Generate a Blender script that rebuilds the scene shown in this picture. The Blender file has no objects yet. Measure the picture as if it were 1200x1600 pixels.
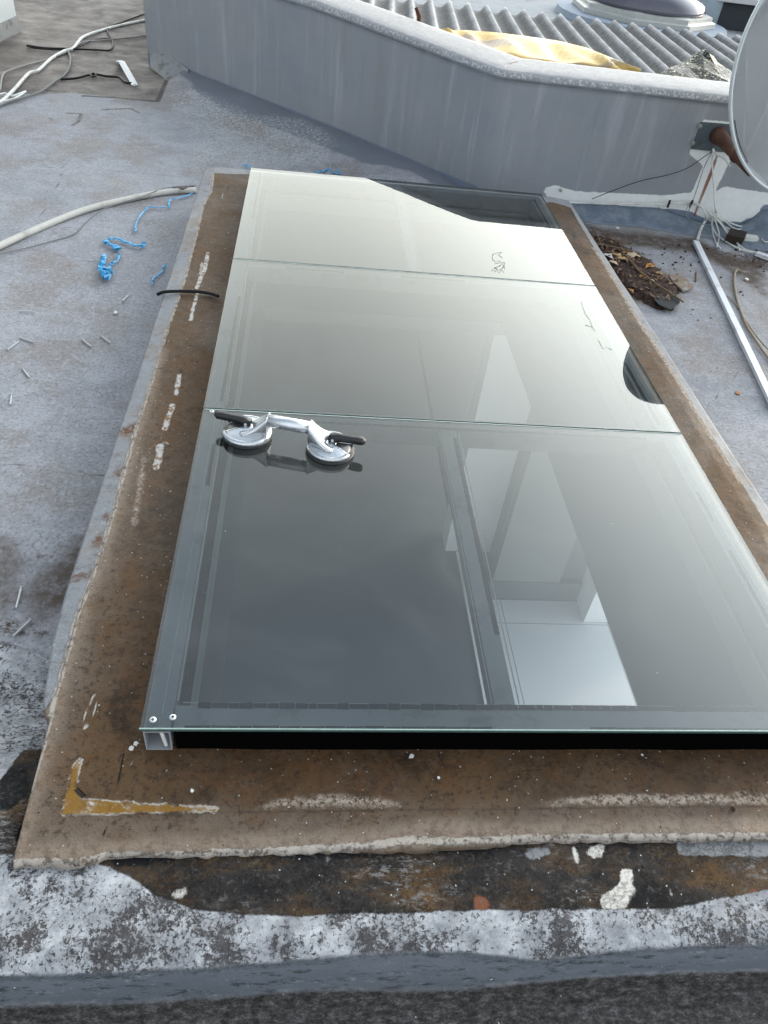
import bpy, bmesh, math, random
import numpy as np
from mathutils import Vector, Matrix
R_ = math.radians
S = bpy.context.scene
random.seed(7); rng = np.random.default_rng(7)

# ------------------------------------------------------------------ camera
CAM = Vector((0, 0, 1.5))
RX = Vector((0.99237309, -0.03762464, -0.11738843))
RY = Vector((-0.06147501, 0.67436222, -0.73583723))
RZ = Vector((0.10684793, 0.73744151, 0.66690594))
RM = Matrix((RX, RY, RZ))                      # camera -> world
FPX = 1185.0
cam = bpy.data.cameras.new('camera'); cam_o = bpy.data.objects.new('camera', cam)
S.collection.objects.link(cam_o); S.camera = cam_o
cam_o.matrix_world = Matrix.Translation(CAM) @ RM.to_4x4()
cam.sensor_fit = 'VERTICAL'; cam.sensor_height = 24.0; cam.lens = 24.0 * FPX / 1600.0
cam.clip_start = 0.02; cam.clip_end = 500

# ------------------------------------------------------------------ sky, sun, exposure
SUN_EL, SUN_AZ = R_(8), R_(62)                 # azimuth from +Y towards +X
world = bpy.data.worlds.new('World'); S.world = world; world.use_nodes = True
wt = world.node_tree; wt.nodes.clear()
wo = wt.nodes.new('ShaderNodeOutputWorld'); bg = wt.nodes.new('ShaderNodeBackground')
sky = wt.nodes.new('ShaderNodeTexSky'); sky.sky_type = 'NISHITA'; sky.sun_disc = False
sky.sun_elevation = SUN_EL; sky.sun_rotation = SUN_AZ; sky.dust_density = 3.0; sky.air_density = 1.0
def wn(t, **k):
    n = wt.nodes.new(t)
    for a, b in k.items(): setattr(n, a, b)
    return n
tc = wn('ShaderNodeTexCoord'); sep = wn('ShaderNodeSeparateXYZ'); wt.links.new(tc.outputs['Generated'], sep.inputs[0])
# hazy evening glow: thick pale veil near the horizon, strongest towards the sun
glow = wn('ShaderNodeMapRange', interpolation_type='SMOOTHSTEP')
glow.inputs['From Min'].default_value = math.sin(R_(56)); glow.inputs['From Max'].default_value = math.sin(R_(14))
wt.links.new(sep.outputs['Z'], glow.inputs['Value'])
dt = wn('ShaderNodeVectorMath', operation='DOT_PRODUCT'); wt.links.new(tc.outputs['Generated'], dt.inputs[0])
sdv = Vector((math.sin(SUN_AZ) * math.cos(SUN_EL), math.cos(SUN_AZ) * math.cos(SUN_EL), math.sin(SUN_EL)))
dt.inputs[1].default_value = sdv
azm = wn('ShaderNodeMapRange', interpolation_type='SMOOTHSTEP')
azm.inputs['From Min'].default_value = 0.45; azm.inputs['From Max'].default_value = 0.95
azm.inputs['To Min'].default_value = 0.0; azm.inputs['To Max'].default_value = 1.0
wt.links.new(dt.outputs['Value'], azm.inputs['Value'])
a1 = wn('ShaderNodeMath', operation='MULTIPLY_ADD'); wt.links.new(azm.outputs[0], a1.inputs[0]); a1.inputs[1].default_value = 0.5; a1.inputs[2].default_value = 0.5
fd = wn('ShaderNodeVectorMath', operation='DOT_PRODUCT'); wt.links.new(tc.outputs['Generated'], fd.inputs[0]); fd.inputs[1].default_value = (math.sin(R_(14)) * .94, math.cos(R_(14)) * .94, .34)
fm = wn('ShaderNodeMapRange', interpolation_type='SMOOTHSTEP'); fm.inputs['From Min'].default_value = 0.35; fm.inputs['From Max'].default_value = 0.88; wt.links.new(fd.outputs['Value'], fm.inputs['Value'])
g0 = wn('ShaderNodeMath', operation='MULTIPLY'); wt.links.new(glow.outputs[0], g0.inputs[0]); wt.links.new(fm.outputs[0], g0.inputs[1])
g1 = wn('ShaderNodeMath', operation='MULTIPLY'); wt.links.new(g0.outputs[0], g1.inputs[0]); wt.links.new(a1.outputs[0], g1.inputs[1])
gc = wn('ShaderNodeVectorMath', operation='SCALE'); gc.inputs[0].default_value = (8.2, 7.8, 6.5); wt.links.new(g1.outputs[0], gc.inputs['Scale'])
g2 = wn('ShaderNodeMath', operation='POWER'); wt.links.new(azm.outputs[0], g2.inputs[0]); g2.inputs[1].default_value = 1.6
gd = wn('ShaderNodeVectorMath', operation='SCALE'); gd.inputs[0].default_value = (6.4, 6.9, 7.3); wt.links.new(g2.outputs[0], gd.inputs['Scale'])
sk = wn('ShaderNodeVectorMath', operation='SCALE'); wt.links.new(sky.outputs[0], sk.inputs[0]); sk.inputs['Scale'].default_value = 0.12
ad = wn('ShaderNodeVectorMath', operation='ADD'); wt.links.new(gc.outputs[0], ad.inputs[0]); wt.links.new(gd.outputs[0], ad.inputs[1])
fb = wn('ShaderNodeVectorMath', operation='SCALE'); fb.inputs[0].default_value = (.62, .78, .94)
hi = wn('ShaderNodeMapRange', interpolation_type='SMOOTHSTEP'); hi.inputs['From Min'].default_value = 0.3; hi.inputs['From Max'].default_value = 0.8; wt.links.new(fd.outputs['Value'], hi.inputs['Value']); wt.links.new(hi.outputs[0], fb.inputs['Scale'])
ad_b = wn('ShaderNodeVectorMath', operation='ADD'); wt.links.new(ad.outputs[0], ad_b.inputs[0]); wt.links.new(fb.outputs[0], ad_b.inputs[1]); ad = ad_b
veil = wn('ShaderNodeVectorMath', operation='ADD'); wt.links.new(ad.outputs[0], veil.inputs[0]); veil.inputs[1].default_value = (0.60, 0.68, 0.78)
rear = wn('ShaderNodeMapRange', interpolation_type='SMOOTHSTEP')     # pale glow added to the sky behind the viewer
rear.inputs['From Min'].default_value = 0.1; rear.inputs['From Max'].default_value = -0.9; wt.links.new(sep.outputs['Y'], rear.inputs['Value'])
rc = wn('ShaderNodeVectorMath', operation='SCALE'); rc.inputs[0].default_value = (1.28, 1.33, 1.38); wt.links.new(rear.outputs[0], rc.inputs['Scale'])
veil_b = wn('ShaderNodeVectorMath', operation='ADD'); wt.links.new(veil.outputs[0], veil_b.inputs[0]); wt.links.new(rc.outputs[0], veil_b.inputs[1]); veil = veil_b
ad2 = wn('ShaderNodeVectorMath', operation='ADD'); wt.links.new(veil.outputs[0], ad2.inputs[0]); wt.links.new(sk.outputs[0], ad2.inputs[1])
lowm = wn('ShaderNodeMapRange', interpolation_type='SMOOTHSTEP')    # darker land below the horizon
lowm.inputs['From Min'].default_value = -0.10; lowm.inputs['From Max'].default_value = 0.02; lowm.inputs['To Min'].default_value = 0.2
wt.links.new(sep.outputs['Z'], lowm.inputs['Value'])
fin = wn('ShaderNodeVectorMath', operation='SCALE'); wt.links.new(ad2.outputs[0], fin.inputs[0]); wt.links.new(lowm.outputs[0], fin.inputs['Scale'])
wt.links.new(fin.outputs[0], bg.inputs['Color']); bg.inputs['Strength'].default_value = 0.75
wt.links.new(bg.outputs[0], wo.inputs[0])
sun = bpy.data.lights.new('sun', 'SUN'); sun_o = bpy.data.objects.new('sun', sun); S.collection.objects.link(sun_o)
sun.energy = 2.0; sun.angle = R_(3); sun.color = (1.0, 0.80, 0.55)
sun_o.rotation_euler = (-sdv).to_track_quat('-Z', 'Y').to_euler()
S.view_settings.view_transform = 'Standard'; S.view_settings.look = 'None'; S.view_settings.gamma = 1
S.view_settings.exposure = -0.25
S.render.engine = 'CYCLES'
S.cycles.max_bounces = 10; S.cycles.transparent_max_bounces = 16

# ------------------------------------------------------------------ helpers
def ray(px, py):
    return RM @ Vector((px - 600.0, -(py - 800.0), -FPX))
def at(px, py, z):                              # where a point seen on a level surface of height z stands
    w = ray(px, py); return CAM + w * ((z - CAM.z) / w.z)
def aty(px, py, y):                             # the same for a wall standing at y
    w = ray(px, py); return CAM + w * (y / w.y)
def link(o): S.collection.objects.link(o)
def tag(o, label=None, cat=None, group=None, kind=None):
    if label: o['label'] = label
    if cat: o['category'] = cat
    if group: o['group'] = group
    if kind: o['kind'] = kind
    return o
def empty(name, loc=(0, 0, 0)):
    o = bpy.data.objects.new(name, None); o.location = loc; o.empty_display_size = 0.05; link(o); return o
def mk(name, verts, faces, mat=None, parent=None, smooth=False, bevel=0, mats=None, midx=None):
    me = bpy.data.meshes.new(name); me.from_pydata([tuple(v) for v in verts], [], faces); me.update()
    if mats:
        for m in mats: me.materials.append(m)
        if midx is not None: me.polygons.foreach_set('material_index', midx)
    elif mat: me.materials.append(mat)
    if smooth: me.polygons.foreach_set('use_smooth', [True] * len(me.polygons))
    o = bpy.data.objects.new(name, me); link(o)
    if parent:
        o.parent = parent; o.matrix_parent_inverse = Matrix.Translation(-Vector(parent.location))
    if bevel:
        b = o.modifiers.new('bevel', 'BEVEL'); b.width = bevel; b.segments = 2; b.limit_method = 'ANGLE'
    return o
class MB:
    def __init__(s): s.v = []; s.f = []
    def add(s, v, f):
        n = len(s.v); s.v += [tuple(q) for q in v]; s.f += [tuple(i + n for i in q) for q in f]; return s
    def box(s, x0, x1, y0, y1, z0, z1):
        v = [(x, y, z) for z in (z0, z1) for y in (y0, y1) for x in (x0, x1)]
        return s.add(v, [(0, 2, 3, 1), (4, 5, 7, 6), (0, 1, 5, 4), (2, 6, 7, 3), (0, 4, 6, 2), (1, 3, 7, 5)])
    def tube(s, pts, r, n=8, flat=1.0, cap=True):
        pts = [Vector(p) for p in pts]; rr = r if isinstance(r, (list, tuple)) else [r] * len(pts)
        rings = []; up = Vector((0, 0, 1))
        for i, p in enumerate(pts):
            t = (pts[min(i + 1, len(pts) - 1)] - pts[max(i - 1, 0)]).normalized()
            a = t.cross(up)
            if a.length < 1e-3: a = t.cross(Vector((1, 0, 0)))
            a.normalize(); b = a.cross(t).normalized()
            rings.append([p + a * math.cos(q) * rr[i] + b * math.sin(q) * rr[i] * flat for q in [2 * math.pi * k / n for k in range(n)]])
        v = [q for rg in rings for q in rg]; f = []
        for i in range(len(pts) - 1):
            for k in range(n): f.append((i * n + k, i * n + (k + 1) % n, (i + 1) * n + (k + 1) % n, (i + 1) * n + k))
        if cap: f.append(tuple(range(n - 1, -1, -1))); f.append(tuple((len(pts) - 1) * n + k for k in range(n)))
        return s.add(v, f)
    def lathe(s, prof, c=(0, 0, 0), n=40, mat=None):
        v = []; f = []
        for (r, z) in prof:
            for k in range(n):
                a = 2 * math.pi * k / n; p = Vector((r * math.cos(a), r * math.sin(a), z))
                if mat is not None: p = mat @ p
                v.append(p + Vector(c))
        for i in range(len(prof) - 1):
            for k in range(n): f.append((i * n + k, i * n + (k + 1) % n, (i + 1) * n + (k + 1) % n, (i + 1) * n + k))
        f.append(tuple(range(n - 1, -1, -1))); f.append(tuple((len(prof) - 1) * n + k for k in range(n)))
        return s.add(v, f)
    def prism(s, poly, z0, z1):
        n = len(poly); v = [(p[0], p[1], z0) for p in poly] + [(p[0], p[1], z1) for p in poly]
        f = [tuple(range(n - 1, -1, -1)), tuple(range(n, 2 * n))] + [(i, (i + 1) % n, n + (i + 1) % n, n + i) for i in range(n)]
        return s.add(v, f)
    def build(s, name, mat, parent=None, smooth=False, bevel=0):
        return mk(name, s.v, s.f, mat, parent, smooth, bevel)
def spline(pts, k=6):
    pts = [Vector(p) for p in pts]; P = [pts[0]] + pts + [pts[-1]]; out = []
    for i in range(1, len(P) - 2):
        for j in range(k):
            t = j / k; a, b, c, d = P[i - 1], P[i], P[i + 1], P[i + 2]
            out.append(0.5 * ((2 * b) + (c - a) * t + (2 * a - 5 * b + 4 * c - d) * t * t + (3 * b - a - 3 * c + d) * t ** 3))
    out.append(pts[-1]); return out

# signed distance of grid points to an outline lying on the surface (positive inside), metres
def sdist(P, poly):
    poly = np.array([(p[0], p[1]) for p in poly], float); best = np.full(len(P), 1e9); inside = np.zeros(len(P), bool)
    for i in range(len(poly)):
        a, b = poly[i], poly[(i + 1) % len(poly)]; ab = b - a; L = max(ab @ ab, 1e-12)
        t = np.clip(((P - a) @ ab) / L, 0, 1); q = a + t[:, None] * ab
        best = np.minimum(best, np.hypot(*(P - q).T))
        cr = (a[1] > P[:, 1]) != (b[1] > P[:, 1])
        dy = b[1] - a[1]; dy = dy if abs(dy) > 1e-12 else 1e-12
        inside ^= cr & (P[:, 0] < (b[0] - a[0]) * (P[:, 1] - a[1]) / dy + a[0])
    return np.clip(np.where(inside, best, -best), -0.5, 0.5)
def ldist(P, line):                              # minus distance to an open line
    line = np.array([(p[0], p[1]) for p in line], float); best = np.full(len(P), 1e9)
    for i in range(len(line) - 1):
        a, b = line[i], line[i + 1]; ab = b - a; L = max(ab @ ab, 1e-12)
        t = np.clip(((P - a) @ ab) / L, 0, 1); q = a + t[:, None] * ab
        best = np.minimum(best, np.hypot(*(P - q).T))
    return np.clip(-best, -0.5, 0)
def attr(o, name, arr):
    a = o.data.attributes.new(name, 'FLOAT', 'POINT'); a.data.foreach_set('value', np.asarray(arr, np.float32))
def union(*a):
    m = a[0]
    for b in a[1:]: m = np.maximum(m, b)
    return m
def vnoise(x, y, sc, seed=0):                     # smooth value noise 0..1
    r = np.random.default_rng(seed); G = r.random((256, 256)); x = x * sc + 90; y = y * sc + 90
    xi = np.floor(x).astype(int); yi = np.floor(y).astype(int); fx = x - xi; fy = y - yi
    fx = fx * fx * (3 - 2 * fx); fy = fy * fy * (3 - 2 * fy); g = lambda a, b: G[a % 256, b % 256]
    return (g(xi, yi) * (1 - fx) + g(xi + 1, yi) * fx) * (1 - fy) + (g(xi, yi + 1) * (1 - fx) + g(xi + 1, yi + 1) * fx) * fy

# ------------------------------------------------------------------ material language
class M:
    def __init__(s, name):
        s.m = bpy.data.materials.new(name); s.m.use_nodes = True; s.t = s.m.node_tree; s.t.nodes.clear()
        s.out = s.n('ShaderNodeOutputMaterial'); s.co = s.n('ShaderNodeTexCoord').outputs['Object']
    def n(s, t, **k):
        n = s.t.nodes.new(t)
        for a, b in k.items(): setattr(n, a, b)
        return n
    def L(s, a, b):
        if hasattr(a, 'links') or isinstance(a, bpy.types.NodeSocket): s.t.links.new(a, b)
        else:
            if isinstance(a, (tuple, list)) and len(a) == 3 and len(b.default_value) == 4: a = (*a, 1)
            b.default_value = a
    def math(s, op, a, b=None, c=None, clamp=False):
        n = s.n('ShaderNodeMath', operation=op, use_clamp=clamp); s.L(a, n.inputs[0])
        if b is not None: s.L(b, n.inputs[1])
        if c is not None: s.L(c, n.inputs[2])
        return n.outputs[0]
    def noise(s, sc, det=4, rough=0.6, dist=0.0, vec=None, off=0, stretch=None):
        n = s.n('ShaderNodeTexNoise'); n.inputs['Scale'].default_value = sc; n.inputs['Detail'].default_value = det
        n.inputs['Roughness'].default_value = rough; n.inputs['Distortion'].default_value = dist
        v = vec or s.co
        if off or stretch:
            mp = s.n('ShaderNodeMapping'); mp.inputs['Location'].default_value = (off, off * 1.7, off * .3)
            if stretch: mp.inputs['Scale'].default_value = stretch
            s.L(v, mp.inputs[0]); v = mp.outputs[0]
        s.L(v, n.inputs['Vector']); return n.outputs['Fac']
    def vor(s, sc, feat='F1', rnd=1.0, out='Distance', vec=None):
        n = s.n('ShaderNodeTexVoronoi', feature=feat); n.inputs['Scale'].default_value = sc; n.inputs['Randomness'].default_value = rnd
        s.L(vec or s.co, n.inputs['Vector']); return n.outputs[out]
    def ss(s, v, lo, hi, a=0.0, b=1.0):
        n = s.n('ShaderNodeMapRange', interpolation_type='SMOOTHSTEP'); s.L(v, n.inputs['Value'])
        if lo > hi: lo, hi, a, b = hi, lo, b, a
        n.inputs['From Min'].default_value = lo; n.inputs['From Max'].default_value = hi
        n.inputs['To Min'].default_value = a; n.inputs['To Max'].default_value = b; return n.outputs[0]
    def mix(s, f, a, b, bt='MIX'):
        n = s.n('ShaderNodeMix', data_type='RGBA', blend_type=bt); s.L(f, n.inputs['Factor']); s.L(a, n.inputs['A'] if False else n.inputs[6]); s.L(b, n.inputs[7])
        return n.outputs[2]
    def ramp(s, v, stops):
        n = s.n('ShaderNodeValToRGB'); s.L(v, n.inputs[0]); e = n.color_ramp.elements
        while len(e) < len(stops): e.new(0.5)
        for q, (p, c) in zip(e, stops): q.position = p; q.color = (*c, 1)
        return n.outputs[0]
    def att(s, name):
        return s.n('ShaderNodeAttribute', attribute_name=name).outputs['Fac']
    def mask(s, name, amp=0.02, sc=30, soft=0.002, shift=0.0, det=5, off=0):   # outline with a ragged edge
        v = s.math('MULTIPLY_ADD', s.math('SUBTRACT', s.noise(sc, 8, 0.8, off=off), 0.5), amp * 2, s.att(name))
        return s.ss(v, shift - soft, shift + soft)
    def specks(s, sc, r=0.12, keep=0.25, off=0):       # scattered crumbs
        mp = s.n('ShaderNodeMapping'); mp.inputs['Location'].default_value = (off, off, 0); s.L(s.co, mp.inputs[0])
        nz = s.n('ShaderNodeTexNoise'); nz.inputs['Scale'].default_value = sc * 1.5; s.L(mp.outputs[0], nz.inputs['Vector'])
        sc_ = s.n('ShaderNodeVectorMath', operation='MULTIPLY_ADD'); s.L(nz.outputs['Color'], sc_.inputs[0]); sc_.inputs[1].default_value = (.6 / sc,) * 3; s.L(mp.outputs[0], sc_.inputs[2])
        n = s.n('ShaderNodeTexVoronoi'); n.inputs['Scale'].default_value = sc; s.L(sc_.outputs[0], n.inputs['Vector'])
        a = s.ss(n.outputs['Distance'], r, r * .7)
        cs = s.n('ShaderNodeSeparateColor'); s.L(n.outputs['Color'], cs.inputs[0])
        return s.math('MULTIPLY', a, s.math('LESS_THAN', cs.outputs[0], keep))
    def bump(s, h, dist=0.002, strength=1.0, prev=None):
        n = s.n('ShaderNodeBump'); n.inputs['Distance'].default_value = dist; n.inputs['Strength'].default_value = strength
        s.L(h, n.inputs['Height'])
        if prev is not None: s.L(prev, n.inputs['Normal'])
        return n.outputs[0]
    def bsdf(s, col, rough=0.6, metal=0.0, normal=None, spec=0.5, k=1.0):
        if k != 1.0: col = s.mix(1.0, col, (k, k, k), 'MULTIPLY')
        p = s.n('ShaderNodeBsdfPrincipled'); s.L(col, p.inputs['Base Color']); s.L(rough, p.inputs['Roughness']); s.L(metal, p.inputs['Metallic'])
        s.L(spec, p.inputs['Specular IOR Level'])
        if normal is not None: s.L(normal, p.inputs['Normal'])
        s.t.links.new(p.outputs[0], s.out.inputs[0]); return s.m
def simple(name, col, rough=0.5, metal=0.0, var=0.15, sc=30, bump=0.0006, dirt=None):
    m = M(name); n = m.noise(sc, 5); c = m.mix(n, tuple(x * (1 - var) for x in col), tuple(min(1, x * (1 + var)) for x in col))
    if dirt: c = m.mix(m.ss(m.noise(sc * .4, 6, .7, off=5), .5, .68), c, dirt)
    return m.bsdf(c, m.ss(n, .2, .8, max(rough - .08, 0), rough + .08), metal, m.bump(m.noise(sc * 6, 4), bump), .5 if rough < .5 or metal else .12)

# ------------------------------------------------------------------ roof deck (structure)
DZ = -0.10
def deck_line(pts, z=DZ): return [at(x, y, z) for x, y in pts]
def front_profile(y):      # ramp, ledge and fall of the membrane in front of the curb
    ys = [-3, .30, .372, .392, .405, .425, .445, .47, .52, .56, .60, .64]
    zs = [-.012, -.006, .002, .022, .05, .068, .079, .089, .099, .104, .106, .106]
    return np.interp(y, ys, zs)
def deck_z(X, Y):
    z = np.full_like(X, DZ)
    fz = front_profile(Y)
    t = np.clip((1.12 - Y) / .5, 0, 1); t = t * t * (3 - 2 * t)
    left = X < -.455
    z = np.where(left, DZ + (fz - DZ) * t, np.where(Y < .64, fz, DZ))
    z = np.where((X > 1.43) & (Y < 1.12), DZ + (fz - DZ) * t, z)
    L = [(-1.2, 6.83), (0, 5.62), (.40, 5.19), (.95, 4.60)]; D = -ldist(np.stack([X.ravel(), Y.ravel()], 1), L).reshape(X.shape)
    rr_ = np.clip(1 - D / .55, 0, 1) * np.clip((X + 1.25) / .3, 0, 1); z = np.where(Y > 4.15, z + .085 * rr_ * rr_ * (3 - 2 * rr_) * np.clip((1.15 - X) / .35, 0, 1) * np.clip((Y - 4.15) / .2, 0, 1), z)
    return z + (vnoise(X, Y, 3, 1) - .5) * .008 + (vnoise(X, Y, 14, 2) - .5) * .003
OX0, OX1, OY0, OY1 = -.20, 1.12, .872, 3.83          # the opening
xs = np.unique(np.concatenate([np.linspace(-12, -2.7, 8), np.arange(-2.7, -.5, .02), [-.5], np.linspace(-.5, OX0, 20), np.linspace(OX0, OX1, 80), np.linspace(OX1, 1.44, 20), np.arange(1.44, 3.4, .02), np.linspace(3.4, 3.7, 3)]).round(5))
ys = np.unique(np.concatenate([np.linspace(-3, .2, 6), np.arange(.2, OY0, .0085), [OY0], np.arange(.90, OY1, .03), [OY1], np.arange(3.85, 8.2, .025), np.linspace(8.2, 14, 6)]).round(5))
GX, GY = np.meshgrid(xs, ys); Z = deck_z(GX, GY); nx, ny = len(xs), len(ys)
PX = GX.ravel(); PY = GY.ravel(); P = np.stack([PX, PY], 1)
idx = np.arange(nx * ny).reshape(ny, nx)
q = np.stack([idx[:-1, :-1], idx[:-1, 1:], idx[1:, 1:], idx[1:, :-1]], -1)
cx = (xs[:-1] + xs[1:]) / 2; cy = (ys[:-1] + ys[1:]) / 2; CX, CY = np.meshgrid(cx, cy)
keep = ~((CX > OX0) & (CX < OX1) & (CY > OY0) & (CY < OY1))
q = q[keep]

m = M('roof_paint')
big = m.noise(1.3, 5, .6); mid = m.noise(7, 6, .65, off=3); fine = m.noise(90, 5, .7); vfine = m.noise(420, 3, .7)
col = m.ramp(big, [(.3, (.215, .23, .26)), (.5, (.265, .27, .29)), (.7, (.29, .285, .285))])
col = m.mix(m.ss(mid, .38, .62), col, (.345, .35, .375))
col = m.mix(m.ss(m.noise(2.6, 7, .72, off=9), .46, .62, 0, .85), col, (.235, .215, .205))
col = m.mix(m.ss(m.noise(40, 5, .75, off=2, stretch=(1, 2.5, 1)), .58, .72, 0, .5), col, (.47, .48, .51))
col = m.mix(m.ss(fine, .50, .62, 0, .6), col, (.13, .13, .145))
col = m.mix(m.ss(m.noise(55, 8, .85, off=31), .52, .60, 0, .55), col, (.45, .46, .48))
col = m.mix(m.ss(m.noise(22, 8, .85, off=33), .56, .66, 0, .5), col, (.15, .145, .15))
col = m.mix(m.specks(45, .10, .13, 6), col, (.60, .60, .60)); col = m.mix(m.specks(60, .10, .12, 14), col, (.07, .065, .065))
# coving paint with wall-foot shade painted in at the left; worn light coat
col = m.mix(m.math('MULTIPLY', m.mask('slate_and_shade', .03, 9, .012), .92), col, m.mix(mid, (.12, .14, .17), (.19, .21, .24)))
wl = m.math('MULTIPLY', m.mask('worn', .12, 8, .05), m.ss(m.noise(60, 9, .85, off=4), .49, .56, 0, .7))
col = m.mix(wl, col, (.52, .53, .52))
col = m.mix(m.math('MULTIPLY', m.mask('worn', .12, 8, .05), m.ss(m.noise(26, 5, .8, off=8), .56, .62, 0, .55)), col, (.14, .15, .15))
# old brown membrane sheet
brn = m.ramp(m.noise(2.4, 7, .7, dist=.8), [(.32, (.085, .075, .07)), (.5, (.175, .155, .142)), (.68, (.25, .23, .215))])
brn = m.mix(m.ss(m.noise(11, 6, .7, off=6), .56, .7, 0, .7), brn, (.06, .052, .048))
mbrn = m.mask('brown', .02, 6, .006); col = m.mix(mbrn, col, brn)
col = m.mix(m.math('MULTIPLY', m.mask('brown_edge', .012, 12, .008), .85), col, (.04, .035, .034))
# seams, cracks, stains
col = m.mix(m.math('MULTIPLY', m.mask('seam', .0025, 20, .003, -.004), m.ss(m.noise(6, 3, off=12), .38, .55, .45, .95)), col, (.07, .07, .075))
col = m.mix(m.math('MULTIPLY', m.mask('stain', .07, 12, .05), m.ss(m.noise(20, 6, .7), .3, .6, .45, .95)), col, (.075, .055, .04))
col = m.mix(m.math('MULTIPLY', m.mask('rust_dirt', .04, 22, .012), m.ss(m.noise(60, 5, .8), .42, .56)), col, (.065, .045, .032))
# front: membrane zones
dk = m.ramp(m.noise(9, 7, .72, stretch=(.7, 1.5, 1)), [(.3, (.012, .012, .013)), (.47, (.03, .026, .024)), (.6, (.075, .045, .022)), (.72, (.13, .07, .03))])
dk = m.mix(m.math('MULTIPLY', m.ss(m.noise(5, 4, off=21), .5, .6), m.ss(m.noise(70, 6, .8, stretch=(.5, 1.3, 1)), .52, .58, 0, .8)), dk, (.19, .18, .175))
dk = m.mix(m.mask('cream', .012, 30, .002), dk, (.66, .62, .56))
dk = m.mix(m.mask('redbit', .006, 40, .002), dk, (.19, .07, .035))
dk = m.mix(m.math('MULTIPLY', m.mask('greypatch', .01, 40, .002), .9), dk, (.24, .245, .25))
dk = m.mix(m.mask('tar', .018, 30, .004), dk, (.010, .010, .011))
dk = m.mix(m.ss(m.noise(80, 8, .85, off=44), .54, .62, 0, .6), dk, (.13, .12, .11)); dk = m.mix(m.specks(85, .14, .14), dk, (.6, .6, .58))
mdk = m.mask('dark', .008, 25, .0016)
cr1 = m.noise(130, 7, .8, dist=.3); cr2 = m.noise(48, 9, .88, off=3)
wdens = m.math('ADD', m.ss(m.noise(9, 6, .7, off=30), .35, .65, -.04, .05), m.math('MULTIPLY', m.mask('bare', .06, 14, .05), .06))
holes = m.math('MINIMUM', m.ss(m.math('SUBTRACT', cr1, wdens), .40, .44), m.ss(m.math('SUBTRACT', cr2, wdens), .395, .425))
flk = m.mix(holes, m.ramp(m.noise(60, 6, .8), [(.35, (.035, .033, .035)), (.65, (.12, .11, .11))]), m.ramp(m.noise(22, 8, .8, off=3), [(.34, (.19, .195, .205)), (.5, (.35, .355, .37)), (.64, (.54, .545, .555))]))
mfl = m.mask('flaky', .016, 26, .006)
sl = m.mix(m.noise(14, 6, .7, stretch=(.3, 2.5, 1)), (.075, .084, .098), (.145, .16, .18))
sl = m.mix(m.ss(m.noise(55, 8, .85, stretch=(.3, 2, 1)), .53, .60, 0, .85), sl, (.03, .029, .031)); sl = m.mix(m.ss(m.noise(80, 8, .85, stretch=(.4, 1.8, 1), off=81), .57, .64, 0, .6), sl, (.26, .28, .30))
msl = m.mask('slateband', .007, 20, .003)
lo = m.ramp(m.noise(70, 9, .88, stretch=(.7, 1.3, 1)), [(.40, (.014, .013, .012)), (.52, (.058, .053, .051)), (.60, (.13, .126, .125)), (.70, (.25, .25, .25))])
mlo = m.mask('lower', .006, 24, .004)
col = m.mix(mfl, col, flk); col = m.mix(mlo, col, lo); col = m.mix(msl, col, sl); col = m.mix(mdk, col, dk)
col = m.mix(m.math('MULTIPLY', m.specks(70, .10, .10, 4), m.ss(m.noise(2, 3, off=7), .4, .6)), col, (.62, .62, .62))
hgt = m.math('ADD', m.math('MULTIPLY', fine, .5), m.math('MULTIPLY', vfine, .3))
hgt = m.math('MULTIPLY_ADD', m.math('MULTIPLY', holes, mfl), 1.1, hgt)
nrm = m.bump(hgt, .0022); nrm = m.bump(m.math('ADD', m.math('MULTIPLY', mdk, 1.0), mlo), .0015, 1, nrm)
roof_mat = m.bsdf(col, m.ss(mid, .3, .7, .5, .78), 0, nrm, .12, k=.92)

deck = mk('roof_deck', np.stack([PX, PY, Z.ravel()], 1).tolist(), q.tolist(), roof_mat, smooth=True); tag(deck, kind='structure')
attr(deck, 'slate_and_shade', union(sdist(P, deck_line(z=-.03, pts=[(236, 84), (292, 104), (425, 156), (500, 188), (600, 230), (700, 280), (860, 310), (800, 318), (700, 298), (640, 268), (560, 245), (480, 214), (400, 178), (330, 146), (288, 122)])),
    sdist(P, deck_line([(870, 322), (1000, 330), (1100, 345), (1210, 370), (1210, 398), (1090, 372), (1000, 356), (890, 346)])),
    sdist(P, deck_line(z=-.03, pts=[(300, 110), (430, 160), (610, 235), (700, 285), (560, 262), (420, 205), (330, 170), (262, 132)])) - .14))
attr(deck, 'worn', sdist(P, deck_line([(262, 152), (300, 150), (350, 172), (400, 195), (470, 205), (520, 235), (500, 262), (400, 258), (322, 252), (306, 270), (300, 240), (318, 215), (280, 185)])))
brp = [(-60, -90), (240, -90), (232, 95), (262, 130), (246, 157), (120, 146), (-60, 148)]
attr(deck, 'brown', sdist(P, deck_line(brp)))
attr(deck, 'brown_edge', union(ldist(P, deck_line([(262, 130), (246, 158), (180, 152), (130, 150)])) + .018, ldist(P, deck_line([(50, 140), (90, 143)])) + .012,
    ldist(P, deck_line([(240, 97), (262, 118), (290, 128)])) + .014,
    ldist(P, deck_line([(160, 172), (205, 170), (217, 177)])) + .012, ldist(P, deck_line([(105, 176), (128, 178), (122, 190), (114, 196)])) + .012, ldist(P, deck_line([(78, 185), (82, 188)])) + .008))
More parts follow.
